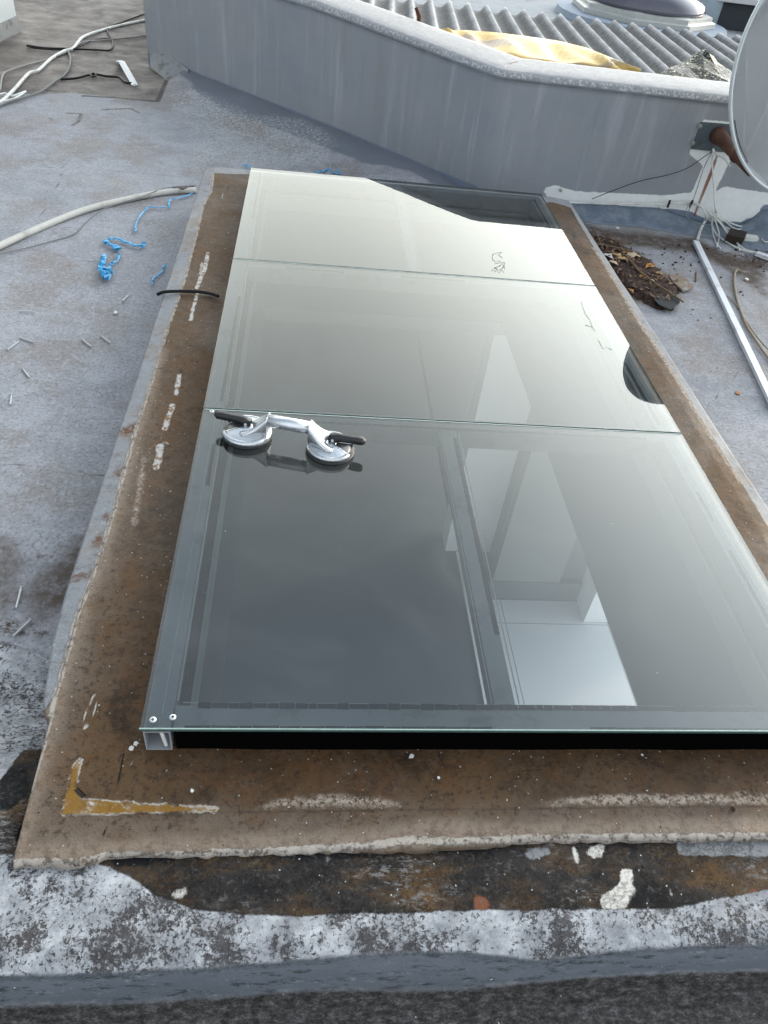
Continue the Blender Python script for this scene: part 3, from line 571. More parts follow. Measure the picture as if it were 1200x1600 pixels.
# ------------------------------------------------------------------ room under the skylight (structure), two sides left open to let sky light in
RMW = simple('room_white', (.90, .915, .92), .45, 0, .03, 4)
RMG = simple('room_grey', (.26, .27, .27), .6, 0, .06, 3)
RMD = simple('room_shade_grey', (.115, .13, .145), .7, 0, .1, 3)  # dark albedo stands in for the shaded parts of the room
m = M('room_floor_tiles'); bkn = m.n('ShaderNodeTexBrick'); bkn.offset = 0; bkn.inputs['Scale'].default_value = 1.0; bkn.inputs['Brick Width'].default_value = .8; bkn.inputs['Row Height'].default_value = .8
bkn.inputs['Mortar Size'].default_value = .004; mp = m.n('ShaderNodeMapping'); mp.inputs['Location'].default_value = (.0, .44, 0); m.L(m.co, mp.inputs[0]); m.L(mp.outputs[0], bkn.inputs[0])
bkn.inputs['Color1'].default_value = (.78, .82, .85, 1); bkn.inputs['Color2'].default_value = (.76, .80, .84, 1); bkn.inputs['Mortar'].default_value = (.3, .32, .34, 1)
TILE = m.bsdf(m.mix(m.specks(7, .06, .3), bkn.outputs['Color'], (.3, .3, .3)), .3)
FZ = -2.8
def st(b, name, mat): return tag(b.build(name, mat), kind='structure')
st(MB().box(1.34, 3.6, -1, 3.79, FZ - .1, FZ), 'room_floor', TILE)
st(MB().box(-3, 1.316, -1, 9, FZ - .1, FZ + .002), 'room_dark_floor', RMD)  # floor coloured dark to keep this part of the room dim
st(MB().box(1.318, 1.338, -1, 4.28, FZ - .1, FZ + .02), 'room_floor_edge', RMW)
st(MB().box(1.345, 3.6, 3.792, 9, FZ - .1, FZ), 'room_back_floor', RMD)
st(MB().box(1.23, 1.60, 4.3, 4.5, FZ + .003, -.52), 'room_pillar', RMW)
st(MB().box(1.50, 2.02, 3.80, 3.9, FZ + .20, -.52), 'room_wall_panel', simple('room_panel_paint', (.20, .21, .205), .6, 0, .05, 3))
st(MB().box(1.605, 3.0, 4.6, 4.7, FZ + .004, -.51), 'room_gap_fill', RMD)  # dark box added to close the bright gap beside the pillar
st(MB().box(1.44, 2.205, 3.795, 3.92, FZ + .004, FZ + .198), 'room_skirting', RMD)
st(MB().box(2.022, 2.205, 3.84, 3.95, FZ + .20, -.52), 'room_shadow_strip', RMD)  # dark strip standing in for the shadow right of the panel
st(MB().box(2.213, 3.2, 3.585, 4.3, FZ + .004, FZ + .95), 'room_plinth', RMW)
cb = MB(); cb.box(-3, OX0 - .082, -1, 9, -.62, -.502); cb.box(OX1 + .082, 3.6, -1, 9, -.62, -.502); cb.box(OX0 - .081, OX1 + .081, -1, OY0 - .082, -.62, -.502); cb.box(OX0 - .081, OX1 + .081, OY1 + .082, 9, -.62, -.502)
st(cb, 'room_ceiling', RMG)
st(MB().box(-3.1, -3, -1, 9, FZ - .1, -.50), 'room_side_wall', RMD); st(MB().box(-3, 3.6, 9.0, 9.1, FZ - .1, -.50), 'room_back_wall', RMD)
# ------------------------------------------------------------------ parapet wall
WT = .61
wf = [(-1.273, 6.906), (-.94, 6.56), (-.5, 6.12), (0, 5.62), (.25, 5.36), (.40, 5.19), (.62, 4.95), (.76, 4.79), (.90, 4.64), (1.0, 4.545), (1.05, 4.532), (1.15, 4.53), (1.6, 4.515), (2.2, 4.50), (3.4, 4.47)]
def offset(pl, d):
    out = []
    for i, p in enumerate(pl):
        a = Vector(pl[max(i - 1, 0)]); b = Vector(pl[min(i + 1, len(pl) - 1)]); t = (b - a).normalized(); out.append((p[0] - t.y * d, p[1] + t.x * d))
    return out
wall = empty('parapet_wall', (1.0, 4.6, DZ)); tag(wall, 'bent grey painted masonry parapet wall behind the skylight', 'wall')
# dense front polyline
dense = []; acc = [0.0]
for i in range(len(wf) - 1):
    a, b = Vector(wf[i]), Vector(wf[i + 1]); k = max(2, int((b - a).length / .025))
    for j in range(k): dense.append(a + (b - a) * j / k)
dense.append(Vector(wf[-1])); dense = [tuple(p) for p in dense]
for i in range(1, len(dense)): acc.append(acc[-1] + (Vector(dense[i]) - Vector(dense[i - 1])).length)
prof = [(0, DZ - .03)] + [(0, z) for z in np.linspace(DZ, WT - .045, 26)] + [(-.004, WT - .043), (-.005, WT - .03), (0, WT - .012), (.006, WT - .004), (.016, WT), (.10, WT + .004), (.2, WT + .006), (.3, WT + .003), (.345, WT), (.36, WT - .012), (.36, DZ - .03)]
offs = {d: offset(dense, d) for d, _ in prof}
wv = []; wA = []
for j, (d, z) in enumerate(prof):
    for i, p in enumerate(offs[d]):
        w = (random.random() - .5) * .002; wv.append((p[0], p[1], z + w + (max(z, 0) / WT) * .05 * min(max(1.0 - dense[i][0], 0), 1))); wA.append((acc[i], z if j <= 27 else WT + d, 0))
nd = len(dense); wfc = [(j * nd + i, j * nd + i + 1, (j + 1) * nd + i + 1, (j + 1) * nd + i) for j in range(len(prof) - 1) for i in range(nd - 1)]
wfc += [tuple(j * nd for j in range(len(prof))), tuple(j * nd + nd - 1 for j in range(len(prof) - 1, -1, -1))]
m = M('wall_paint'); a_s = m.att('along'); a_z = m.att('height'); cv_ = m.n('ShaderNodeCombineXYZ'); m.L(a_s, cv_.inputs[0]); m.L(a_z, cv_.inputs[1]); vec = cv_.outputs[0]
st_ = m.noise(9, 5, .65, vec=vec, stretch=(1, .09, 1)); st2 = m.noise(28, 5, .7, vec=vec, stretch=(1, .06, 1), off=3)
bl_ = m.noise(2.5, 5, .6)
col = m.ramp(bl_, [(.3, (.195, .212, .235)), (.7, (.230, .236, .248))])
col = m.mix(m.ss(st_, .52, .68, 0, .55), col, (.30, .31, .335)); col = m.mix(m.ss(st2, .5, .7, 0, .35), col, (.17, .185, .205)); col = m.mix(m.ss(m.noise(6, 4, .6, vec=vec, stretch=(1, .15, 1), off=14), .55, .7, 0, .45), col, (.205, .195, .19))
topm = m.ss(a_z, WT - .006, WT + .012); capn = m.noise(38, 7, .8); cap2 = m.noise(3.5, 5, .6, off=6)
capc = m.mix(m.ss(capn, .40, .66, 0, .6), m.mix(cap2, (.27, .27, .275), (.34, .33, .325)), (.44, .43, .425)); capc = m.mix(m.ss(m.noise(90, 5, .8), .58, .66, 0, .4), capc, (.17, .16, .16))
col = m.mix(topm, col, capc)
edge = m.math('MULTIPLY', m.ss(m.math('ABSOLUTE', m.math('SUBTRACT', a_z, WT - .006)), .013, .005), m.ss(m.noise(75, 8, .85, off=20), .51, .56)); col = m.mix(edge, col, (.50, .495, .49))
col = m.mix(m.math('MULTIPLY', m.ss(m.math('ABSOLUTE', m.math('SUBTRACT', a_z, WT - .047)), .004, .001), m.ss(m.noise(5, 4, off=1), .4, .55, 0, .6)), col, (.12, .12, .13))
white = m.mask('wpaint', .012, 20, .003); col = m.mix(white, col, m.mix(m.noise(25, 5), (.52, .54, .54), (.66, .67, .66)))
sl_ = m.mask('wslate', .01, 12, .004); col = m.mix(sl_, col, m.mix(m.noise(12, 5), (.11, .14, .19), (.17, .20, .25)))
col = m.mix(m.math('MULTIPLY', m.mask('wrust', .004, 40, .004), .9), col, (.16, .06, .025))
col = m.mix(m.math('MULTIPLY', m.specks(18, .03, .2), .6), col, (.08, .08, .09))
wall_mat = m.bsdf(col, .6, 0, m.bump(m.math('MULTIPLY_ADD', m.noise(60, 5), .6, m.noise(7, 3)), .003), .06, k=1.16)
wb = mk('masonry_body', wv, wfc, wall_mat, wall, smooth=True)
WV = np.array(wv); WA = np.array(wA)
attr(wb, 'along', WA[:, 0]); attr(wb, 'height', WA[:, 1])
WP = np.stack([WV[:, 0], WV[:, 2]], 1); onr = (WV[:, 0] > 1.02) & (np.array([i // nd for i in range(len(wv))]) < 28)
wy = 4.505
def wpoly(pts): return [(lambda p: (p.x, p.z))(aty(x, y, wy)) for x, y in pts]
mska = union(sdist(WP, wpoly([(848, 296), (870, 291), (900, 300), (960, 302), (1040, 305), (1080, 300), (1098, 258), (1076, 240), (1080, 226), (1096, 186), (1145, 190), (1145, 240), (1115, 300), (1130, 290), (1170, 296), (1215, 302), (1215, 345), (1180, 345), (1110, 350), (1080, 330), (1040, 325), (860, 318)])))
attr(wb, 'wpaint', np.where(onr, mska, -.5))
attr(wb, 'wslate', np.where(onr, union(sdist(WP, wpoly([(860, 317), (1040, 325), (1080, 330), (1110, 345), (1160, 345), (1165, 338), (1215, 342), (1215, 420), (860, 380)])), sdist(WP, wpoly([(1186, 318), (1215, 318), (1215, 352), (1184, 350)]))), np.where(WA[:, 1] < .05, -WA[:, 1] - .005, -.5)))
attr(wb, 'wrust', np.where(onr, ldist(WP, wpoly([(1118, 243), (1108, 275), (1092, 312), (1083, 336)])) + .011, -.5))
# coving at the wall foot
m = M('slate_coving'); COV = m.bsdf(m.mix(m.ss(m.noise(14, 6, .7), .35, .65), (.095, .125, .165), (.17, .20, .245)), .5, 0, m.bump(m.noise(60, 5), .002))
lower = [at(x, y, DZ + .002) for x, y in [(862, 338), (900, 344), (950, 350), (1000, 354), (1045, 362), (1090, 371), (1140, 381), (1200, 394), (1260, 410)]]
cvv = []; cff = []
lxs = np.arange(1.30, 3.0, .05); lys = np.interp(lxs, [p.x for p in lower], [p.y for p in lower]); lower = [Vector((a_, b_, DZ + .002)) for a_, b_ in zip(lxs, lys)]
for i, lp in enumerate(lower):
    u = Vector((lp.x, 4.510, float(np.interp(lp.x, [1.3, 1.84, 2.155, 2.28, 2.42, 2.56, 2.68, 2.74, 3], [-.055, -.030, -.016, -.05, -.078, -.082, -.06, .045, .055])) + random.uniform(-.003, .003)))
    for k in range(7):
        t = k / 6
        cvv.append((lp.x, u.y + (lp.y - u.y) * t, u.z + (lp.z - u.z) * (1 - (1 - t) ** 1.7)))
for i in range(len(lower) - 1):
    for k in range(6): cff.append((i * 7 + k, i * 7 + k + 1, i * 7 + k + 8, i * 7 + k + 7))
cov = mk('foot_coving', cvv, cff, COV, wall, smooth=True)
sd = cov.modifiers.new('s', 'SOLIDIFY'); sd.thickness = .004; sd.offset = -1
# broken skirting at the left end
p = [at(x, y, -.03) for x, y in [(234, 96), (262, 118), (292, 126), (294, 116), (262, 100), (236, 84)]]
mk('cement_fillet', [(q.x, q.y, -.07) for q in p[:3]] + [(p[3].x, p[3].y + .02, 0), (p[4].x, p[4].y, .04), (p[5].x, p[5].y, .04)], [(0, 1, 4, 5), (1, 2, 3, 4), (0, 5, 4, 3, 2, 1)], simple('fillet_cement', (.24, .25, .255), .8, 0, .3, 30, .003, dirt=(.12, .12, .11)), wall)
# bolt head by the white patch
bp = aty(876, 297, 4.50); MB().lathe([(.010, 0), (.010, .006), (.004, .010)], (bp.x, bp.y, bp.z), 10, Matrix.Rotation(R_(90), 3, 'X')).build('bolt_head', simple('dirty_bolt', (.3, .3, .28), .6), wall)
# flat painted plate on the wall, lower right
pp = [aty(x, y, 4.495) for x, y in [(1141, 306), (1160, 300), (1185, 306), (1182, 338), (1125, 334)]]
mk('painted_flap', [tuple(q) for q in pp] + [(q.x, q.y + .006, q.z) for q in pp], [(0, 1, 2, 3, 4), (9, 8, 7, 6, 5)] + [(i, 5 + i, 5 + (i + 1) % 5, (i + 1) % 5) for i in range(5)], simple('flap_paint', (.56, .58, .58), .5, 0, .1, 12, .002), wall)

# ------------------------------------------------------------------ corrugated roof behind the wall
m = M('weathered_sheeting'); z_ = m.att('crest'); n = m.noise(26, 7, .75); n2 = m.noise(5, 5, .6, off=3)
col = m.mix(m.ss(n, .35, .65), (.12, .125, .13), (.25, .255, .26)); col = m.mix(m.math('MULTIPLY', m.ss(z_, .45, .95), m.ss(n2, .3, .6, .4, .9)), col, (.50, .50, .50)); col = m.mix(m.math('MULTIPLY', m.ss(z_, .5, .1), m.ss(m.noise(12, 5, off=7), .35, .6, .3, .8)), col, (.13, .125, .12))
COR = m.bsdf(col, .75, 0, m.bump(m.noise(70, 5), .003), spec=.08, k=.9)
gx = np.arange(-.3, 5.6, .0135); gy = np.linspace(4.6, 7.36, 30)
pitch = .157; vv = []; cr = []
for y in gy:
    for x in gx:
        xx = x - .076 * (y - 7.3); ph = (xx / pitch) % 1.0; c1 = .5 + .5 * math.cos(2 * math.pi * ph); c1 = c1 ** 2.0
        vv.append((x, y, .455 + .052 * c1)); cr.append(c1)
ngx = len(gx); ff = [(j * ngx + i, j * ngx + i + 1, (j + 1) * ngx + i + 1, (j + 1) * ngx + i) for j in range(len(gy) - 1) for i in range(ngx - 1)]
# keep only what lies behind the wall
back = offset(dense, .368)
bxs = [p[0] for p in back]; bys = [p[1] for p in back]
vn = np.array(vv); ylim = np.interp(vn[:, 0], bxs, bys)
ff = [f for f in ff if all(vn[i, 1] > ylim[i] for i in f)]
used = sorted({i for f in ff for i in f}); rm = {a: b for b, a in enumerate(used)}
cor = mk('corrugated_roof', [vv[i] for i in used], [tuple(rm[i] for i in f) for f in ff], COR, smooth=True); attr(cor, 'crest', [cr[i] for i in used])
s_ = cor.modifiers.new('s', 'SOLIDIFY'); s_.thickness = .008; s_.offset = -1
tag(cor, 'weathered grey corrugated fibre cement roof sheets beyond the parapet wall', 'roof')
CONC = simple('pale_concrete', (.30, .32, .34), .8, 0, .25, 8, .002, dirt=(.2, .21, .22))
ur = MB().box(-1.2, 8, 7.2, 14, .0, .40).build('far_roof', CONC); tag(ur, kind='structure')
# dome skylight
dc = Vector((3.02, 8.12, 0)); dome = empty('dome_skylight', (dc.x, dc.y, .40)); tag(dome, 'smoky plastic dome skylight on an octagonal frame beyond the corrugated roof', 'skylight')
MB().lathe([(.80, .402), (.78, .455), (.66, .46)], dc, 40).build('round_pad', simple('pad_paint', (.27, .32, .38), .7, 0, .2, 10), dome, smooth=False)
rot = Matrix.Rotation(R_(20), 3, 'Z')
MB().lathe([(.66, .462), (.66, .50), (.62, .512), (.62, .54), (.56, .55)], dc, 8, rot).build('octagonal_frame', simple('dome_frame', (.42, .43, .41), .4, .3, .15, 30), dome)
m = M('smoked_acrylic'); DOMEM = m.bsdf(m.mix(m.noise(6, 4), (.06, .06, .08), (.12, .12, .15)), .12)
MB().lathe([(.55 * math.cos(a), .55 + .21 * math.sin(a)) for a in np.linspace(0, math.pi / 2 * .98, 12)], dc, 48).build('dome', DOMEM, dome, smooth=True)
# water tank and vent box at the far right
tp = at(1100, 52, .40); tk = empty('water_tank', (tp.x, tp.y + .15, .40)); tag(tk, 'pale blue round tank with a rust streak beside the dome skylight', 'tank')
TM = simple('tank_paint', (.28, .34, .38), .5, 0, .15, 6, .001, dirt=(.2, .2, .19))
MB().lathe([(.40, .402), (.42, .43), (.42, .9), (.40, .95), (.05, 1.0)], (tp.x + .02, tp.y + .70, 0), 40).build('tank_body', TM, tk, smooth=True)
MB().tube([(tp.x - .02, tp.y + .285, .43), (tp.x - .02, tp.y + .277, .9)], .012, 8, .5).build('rusty_strap', simple('rust_strap', (.16, .08, .04), .8), tk)
tb = at(1125, 55, .40); vb = empty('vent_box', (tb.x + .5, tb.y + .3, .40)); tag(vb, 'dark box with a pale flat lid beside the round tank', 'vent box')
MB().box(tb.x + .05, tb.x + 1.6, tb.y + .35, tb.y + 1.0, .402, .62).build('box_body', simple('box_dark', (.035, .04, .045), .6), vb)
MB().box(tb.x - .0, tb.x + 1.7, tb.y + .30, tb.y + 1.1, .622, .67).build('box_lid', simple('lid_pale', (.45, .45, .45), .6, 0, .2, 14), vb, bevel=.006)

# gold foil sheet
m = M('gold_film'); n = m.noise(3.5, 3, .5, dist=.5); GOLD = m.bsdf(m.mix(m.ss(n, .38, .50), (.20, .15, .10), (.55, .38, .13)), m.ss(n, .3, .7, .4, .5), .3, m.bump(m.noise(9, 2), .003))
bot = [(676, 50), (700, 60), (740, 72), (790, 86), (850, 92), (900, 98), (950, 103), (1000, 110)]
topl = [(684, 48), (725, 47), (770, 50), (820, 56), (870, 63), (915, 74), (955, 90), (1001, 108)]
vv = []; K = 9
for i in range(40):
    t = i / 39 * (len(bot) - 1); k = min(int(t), len(bot) - 2); u = t - k
    a = at(bot[k][0] + (bot[k + 1][0] - bot[k][0]) * u, bot[k][1] + (bot[k + 1][1] - bot[k][1]) * u + 3, .585); bq = at(topl[k][0] + (topl[k + 1][0] - topl[k][0]) * u, topl[k][1] + (topl[k + 1][1] - topl[k][1]) * u, .615)
    for j in range(K):
        s = j / (K - 1); p = a.lerp(bq, s); p.z += .02 * math.sin(s * math.pi) * math.sin(i * .45) + .012 * math.sin(i * 1.1 + j) * math.sin(s * math.pi); vv.append(p)
gs = mk('gold_sheet', vv, [(i * K + j, (i + 1) * K + j, (i + 1) * K + j + 1, i * K + j + 1) for i in range(39) for j in range(K - 1)], GOLD, smooth=True)
sm = gs.modifiers.new('s', 'SOLIDIFY'); sm.thickness = .002; tag(gs, 'crumpled shiny gold film sheet lying behind the top of the parapet wall', 'sheet')
# patterned foil heap
m = M('patterned_foil'); v = m.vor(34); wv_ = m.noise(22, 3, .6, dist=2.5)
FO = m.bsdf(m.mix(m.ss(wv_, .585, .60), (.008, .013, .012), m.mix(m.ss(m.noise(9, 3), .4, .6), (.45, .37, .18), (.62, .58, .46))), .5, 0, m.bump(m.noise(30, 4), .006), .15)
c0 = [at(x, y, .57) for x, y in [(1030, 113), (1050, 100), (1075, 95), (1110, 92), (1140, 104), (1158, 120), (1150, 134), (1100, 128), (1060, 122)]]
pk = at(1094, 105, .57); pk = Vector((pk.x + .01, pk.y + .05, .665)); vv = []; n = len(c0)
RN = 5
for j in range(RN):
    s = j / (RN - .4)
    for i, q_ in enumerate(c0):
        p = q_.lerp(pk, s); p.z = .555 + (pk.z - .555) * (s ** 1.3) + (.012 * math.sin(i * 2.3 + j * 1.7) if 0 < j else 0); vv.append(p)
vv.append(pk)
ff = [(j * n + i, j * n + (i + 1) % n, (j + 1) * n + (i + 1) % n, (j + 1) * n + i) for j in range(RN - 1) for i in range(n)] + [((RN - 1) * n + i, (RN - 1) * n + (i + 1) % n, RN * n) for i in range(n)]
tag(mk('patterned_cloth', vv, ff, FO, smooth=False), 'crumpled black cloth with pale spots heaped behind the parapet wall by the dish', 'cloth')
# rusty rod
a = at(657, 44, .60)
tag(MB().tube([(a.x, a.y, .47), (a.x - .015, a.y + .02, .66), (a.x - .04, a.y + .03, .70)], [.014, .013, .010], 10).build('rusty_rod', simple('rust_rod', (.09, .035, .02), .8), smooth=True), 'short rusty rod standing behind the parapet wall left of the gold sheet', 'rod')

# ------------------------------------------------------------------ pillar at the top left
pa = at(0, 66, DZ); pb = at(33, 49, DZ)
d_ = (pb - pa).normalized(); n_d = Vector((-d_.y, d_.x, 0))
pil = empty('white_pillar', (pb.x - .2, pb.y + .3, DZ)); tag(pil, 'white rendered pillar with bare cement foot at the edge of the roof', 'pillar')
def pbox(e, z0, z1): 
    a_ = pb + d_ * e - n_d * e; b_ = pa - d_ * 1.2 - n_d * e; c_q = b_ + n_d * (1.4 + 2 * e); d_q = a_ + n_d * (1.4 + 2 * e)
    return MB().prism([(q.x, q.y) for q in (b_, a_, d_q, c_q)], z0, z1)
pbox(0, DZ - .01, DZ + .11).build('cement_foot', simple('foot_cement', (.26, .26, .25), .85, 0, .3, 25, .004, dirt=(.15, .15, .14)), pil)
pbox(-.012, DZ + .112, 1.6).build('rendered_shaft', simple('white_render', (.46, .475, .475), .6, 0, .06, 8), pil)

# ------------------------------------------------------------------ satellite dish and its bracket
DC = Vector((2.384, 3.802, .895)); az, el, DR = -1.368, .225, .546
nv = Vector((math.cos(el) * math.cos(az), math.cos(el) * math.sin(az), math.sin(el)))
Q = Vector((0, 0, 1)).rotation_difference(nv).to_matrix()
dish = empty('satellite_dish', DC - nv * .12); tag(dish, 'large pale grey satellite dish on a rusty wall bracket at the right edge', 'satellite dish')
pr = [(r, .085 * (r / DR) ** 2 - .085) for r in np.linspace(.004, DR - .014, 24)]
pr += [(DR - .010, .006), (DR - .003, .007), (DR, 0), (DR - .003, -.012), (DR - .016, -.014)] + [(r, .085 * (r / DR) ** 2 - .094) for r in np.linspace(DR - .03, .004, 20)]
m = M('dish_paint'); DM = m.bsdf(m.mix(m.noise(4, 4), (.91, .93, .945), (.92, .94, .95)), .5, 0, m.bump(m.noise(25, 3), .0008))
MB().lathe(pr[:24], DC, 96, Q).build('reflector', DM, dish, smooth=True)
MB().lathe(pr[23:], DC, 96, Q).build('rim_and_back', simple('dish_back_paint', (.50, .54, .55), .45, 0, .1, 10), dish, smooth=True)
MB().tube([DC - nv * .095, DC - nv * .20], .09, 16).build('back_mount', simple('dish_mount', (.25, .26, .26), .5, .3), dish)
ang = math.atan2
u_ = (Vector((0, 0, 1)).cross(nv)).normalized(); v_ = nv.cross(u_)
for (t0, t1, w) in ((205, 229, .0022),):
    MB().tube([DC + (u_ * math.cos(R_(t)) + v_ * math.sin(R_(t))) * (DR - .026) - nv * .004 for t in np.linspace(t0, t1, 14)], w, 6).build('cable_on_rim', BLK, dish)
br_ = empty('dish_bracket', aty(1110, 215, 4.5)); tag(br_, 'rusty pipe bracket on a bolted grey plate fixed to the parapet wall', 'bracket')
pc = [aty(x, y, 4.49) for x, y in [(1096, 191), (1150, 195), (1150, 240), (1080, 233)]]
mk('wall_plate', [tuple(q) for q in pc] + [(q.x, q.y + .012, q.z) for q in pc], [(0, 1, 2, 3), (7, 6, 5, 4)] + [(i, 4 + i, 4 + (i + 1) % 4, (i + 1) % 4) for i in range(4)], simple('plate_grey', (.085, .105, .115), .5, 0, .2, 12, .001, dirt=(.06, .03, .02)), br_)
RUST = simple('rusty_steel', (.085, .035, .02), .65, .2, .5, 30, .0015, dirt=(.16, .065, .03))
pA = aty(1122, 211, 4.48); pB = aty(1176, 266, 4.0); pM = pA.lerp(pB, .5)
MB().tube([pA, pA.lerp(pB, .08), pA.lerp(pB, .1), pA.lerp(pB, .55), pA.lerp(pB, .56), pA.lerp(pB, .60), pA.lerp(pB, .61), pB], [.048, .044, .037, .035, .041, .041, .033, .033], 20).build('pipe_arm', RUST, br_, smooth=True)
MB().tube([pB, pB.lerp(DC - nv * .2, .6), DC - nv * .21], .034, 16).build('pipe_elbow', RUST, br_, smooth=True)
for x, y in [(1093, 197), (1082, 223)]:
    q_ = aty(x, y, 4.485); MB().lathe([(.013, 0), (.013, .010), (.006, .016)], q_, 8, Matrix.Rotation(R_(90), 3, 'X')).build('bolt', simple('grey_bolt', (.22, .22, .21), .6), br_)

# ------------------------------------------------------------------ cables, wires, ducts
WHC = simple('white_cable', (.60, .61, .58), .45, 0, .08, 20, .0003, dirt=(.4, .39, .35))
GYC = simple('grey_cable', (.20, .20, .20), .6, 0, .2, 20); TANC = simple('tan_cable', (.24, .20, .15), .6, 0, .2, 20); BKC = simple('black_cable', (.015, .015, .016), .5, 0, .2, 20)
WHD = simple('white_duct', (.62, .64, .67), .4, 0, .05, 20, .0003, dirt=(.45, .45, .46))
def cable(name, pts, r, mat, label, cat='cable', group=None, k=6, flat=1.0):
    return tag(MB().tube(spline(pts, k), r, 8, flat).build(name, mat, smooth=True), label, cat, group)
A = lambda pts, z=DZ + .008: [at(p[0], p[1], p[2] if len(p) > 2 else z) for p in pts]
WY = lambda pts, y=4.47: [aty(p[0], p[1], p[2] if len(p) > 2 else y) for p in pts]
cable('white_cable', WY([(1114, 233), (1113, 250), (1114, 275), (1116, 300), (1118, 325, 4.45)]) + A([(1124, 337, DZ + .06), (1145, 350, DZ + .04), (1168, 356), (1186, 360), (1190, 372), (1196, 378), (1215, 376)], DZ + .02), .0045, WHC, 'white cable dropping from the dish bracket then running right along the wall foot', group='white cables below the dish')
cable('white_cable', WY([(1114, 232), (1120, 242), (1132, 248, 4.42), (1143, 262, 4.35), (1150, 264, 4.25), (1160, 263, 4.1)]), .0045, WHC, 'short white cable looping from the bracket plate under the pipe to the dish', group='white cables below the dish')
cable('white_cable', WY([(860, 316), (900, 317), (960, 318), (1005, 319), (1034, 319), (1050, 317), (1080, 316), (1095, 322, 4.44), (1103, 335, 4.40)]) + A([(1101, 345, DZ + .05), (1094, 358), (1089, 374)], DZ + .02), .0045, WHC, 'white cable running along the wall foot and down into the long duct', group='white cables below the dish')
cable('white_cable', WY([(1050, 325), (1034, 325), (1031, 321), (1040, 318), (1080, 319), (1098, 325, 4.44), (1112, 337, 4.38)]) + A([(1103, 345, DZ + .05), (1096, 358), (1091, 374)], DZ + .022), .0045, WHC, 'looped white cable beside the two black ties at the wall foot', group='white cables below the dish')
cable('white_cable', A([(1112, 336, DZ + .10), (1112, 350, DZ + .03), (1118, 364), (1135, 378), (1158, 390), (1184, 397)]), .0048, WHC, 'white cable curving from the knot down right to the short duct, lower strand', group='white cables below the dish')
cable('white_cable', A([(1118, 334, DZ + .10), (1124, 345, DZ + .04), (1136, 360), (1150, 378), (1166, 391), (1184, 395)], DZ + .014), .0048, WHC, 'white cable crossing over the dark junction box to the short duct', group='white cables below the dish')
cable('white_cable', A([(1113, 338, DZ + .06), (1113, 360), (1118, 378), (1126, 388)]), .004, WHC, 'loose white cable end hanging left of the junction box', group='white cables below the dish')
cable('thin_grey_wire', WY([(1113, 236), (1100, 262), (1090, 292), (1083, 312), (1072, 340, 4.40)]), .0025, GYC, 'thin grey wire dropping beside the rust streak on the wall')
cable('thin_green_wire', WY([(1076, 318), (1072, 332, 4.42), (1080, 345, 4.33), (1096, 350, 4.30), (1110, 352, 4.28)]), .002, simple('green_wire', (.18, .26, .24), .5), 'thin grey green wire looping low under the black cable tie')
cable('thin_black_wire', WY([(1115, 235), (1100, 245), (1075, 262), (1045, 273), (1000, 283), (960, 297), (925, 311, 4.46)]), .0022, BKC, 'thin dark wire slanting across the wall from the dish bracket')
for px in (1045, 1080):
    c0_ = aty(px, 318, 4.462); tag(MB().tube([c0_ + Vector((0, 0, -.022)), c0_ + Vector((0, -.004, .02))], .007, 8).build('cable_tie', BLK), 'black cable tie on the white cables, %s of two' % ('left' if px < 1060 else 'right'), 'cable tie', 'black cable ties')
for k_, (px_, py_) in enumerate([(1128, 352), (1138, 366), (1122, 358), (1150, 358), (1134, 345)]):
    e_x = px_ + (26, 18, -2, 30, 40)[k_]; e_y = py_ + (24, 26, 28, 2, 12)[k_]
    cable('white_cable', A([(1113, 336, DZ + .09), ((px_ + 1113) / 2, (py_ + 336) / 2 - 2, DZ + .06), (px_, py_, DZ + .03), ((px_ + e_x) / 2 + 3, (py_ + e_y) / 2 - 3), (e_x, e_y)], DZ + .012), .0035, WHC, ['thin white strand from the knot over the left of the junction box', 'thin white strand ending below the junction box', 'thin white strand hanging steeply left of the box', 'thin white strand running flat to the right above the box', 'thin white strand curving over the top of the box'][k_], group='white cables below the dish')
# junction box
jb = at(1147, 372, DZ + .02); jo = empty('junction_box', (jb.x, jb.y, DZ)); tag(jo, 'small dark junction box lying in the tangle of white cables at the wall foot', 'box')
MBx = MB().prism([(jb.x + a_, jb.y + b_) for a_, b_ in ((-.07, -.03), (.02, -.07), (.09, .04), (-.0, .08))], DZ + .004, DZ + .05).build('box_case', simple('dark_box', (.03, .022, .02), .6, 0, .3, 30, .001), jo, bevel=.003)
MB().prism([(jb.x + a_ + .105, jb.y + b_ + .03) for a_, b_ in ((-.03, -.02), (.05, -.03), (.06, .02), (-.03, .03))], DZ + .004, DZ + .03).build('pale_connector', WHC, jo)
# ducts
def duct(p0, p1, w, label, group):
    a_, b_ = at(*p0, DZ + .015), at(*p1, DZ + .015); d = (b_ - a_).normalized(); n = Vector((-d.y, d.x, 0)); z0, z1 = DZ + .006, DZ + .006 + w * .6
    e = empty('cable_duct', (a_.x, a_.y, DZ)); tag(e, label, 'cable duct', group)
    poly = [a_ - n * w / 2, a_ + n * w / 2, b_ + n * w / 2, b_ - n * w / 2]
    MB().prism([(q.x, q.y) for q in poly], z0, z1 - .006).build('duct_base', WHD, e)
    poly = [a_ - n * w * .54, a_ + n * w * .54, b_ + n * w * .54, b_ - n * w * .54]
    MB().prism([(q.x, q.y) for q in poly], z1 - .0055, z1).build('duct_lid', WHD, e, bevel=.001)
duct((1087, 378), (1212, 640), .030, 'long white square cable duct lying on the roof towards the lower right', 'white cable ducts')
duct((1182, 396), (1225, 412), .032, 'short white cable duct cut off by the right edge', 'white cable ducts')
cable('tan_cable', A([(1160, 425), (1150, 423), (1147, 440), (1152, 470), (1165, 505), (1180, 530), (1195, 552), (1215, 575)]), .006, TANC, 'stiff tan cable curving on the roof right of the white duct')
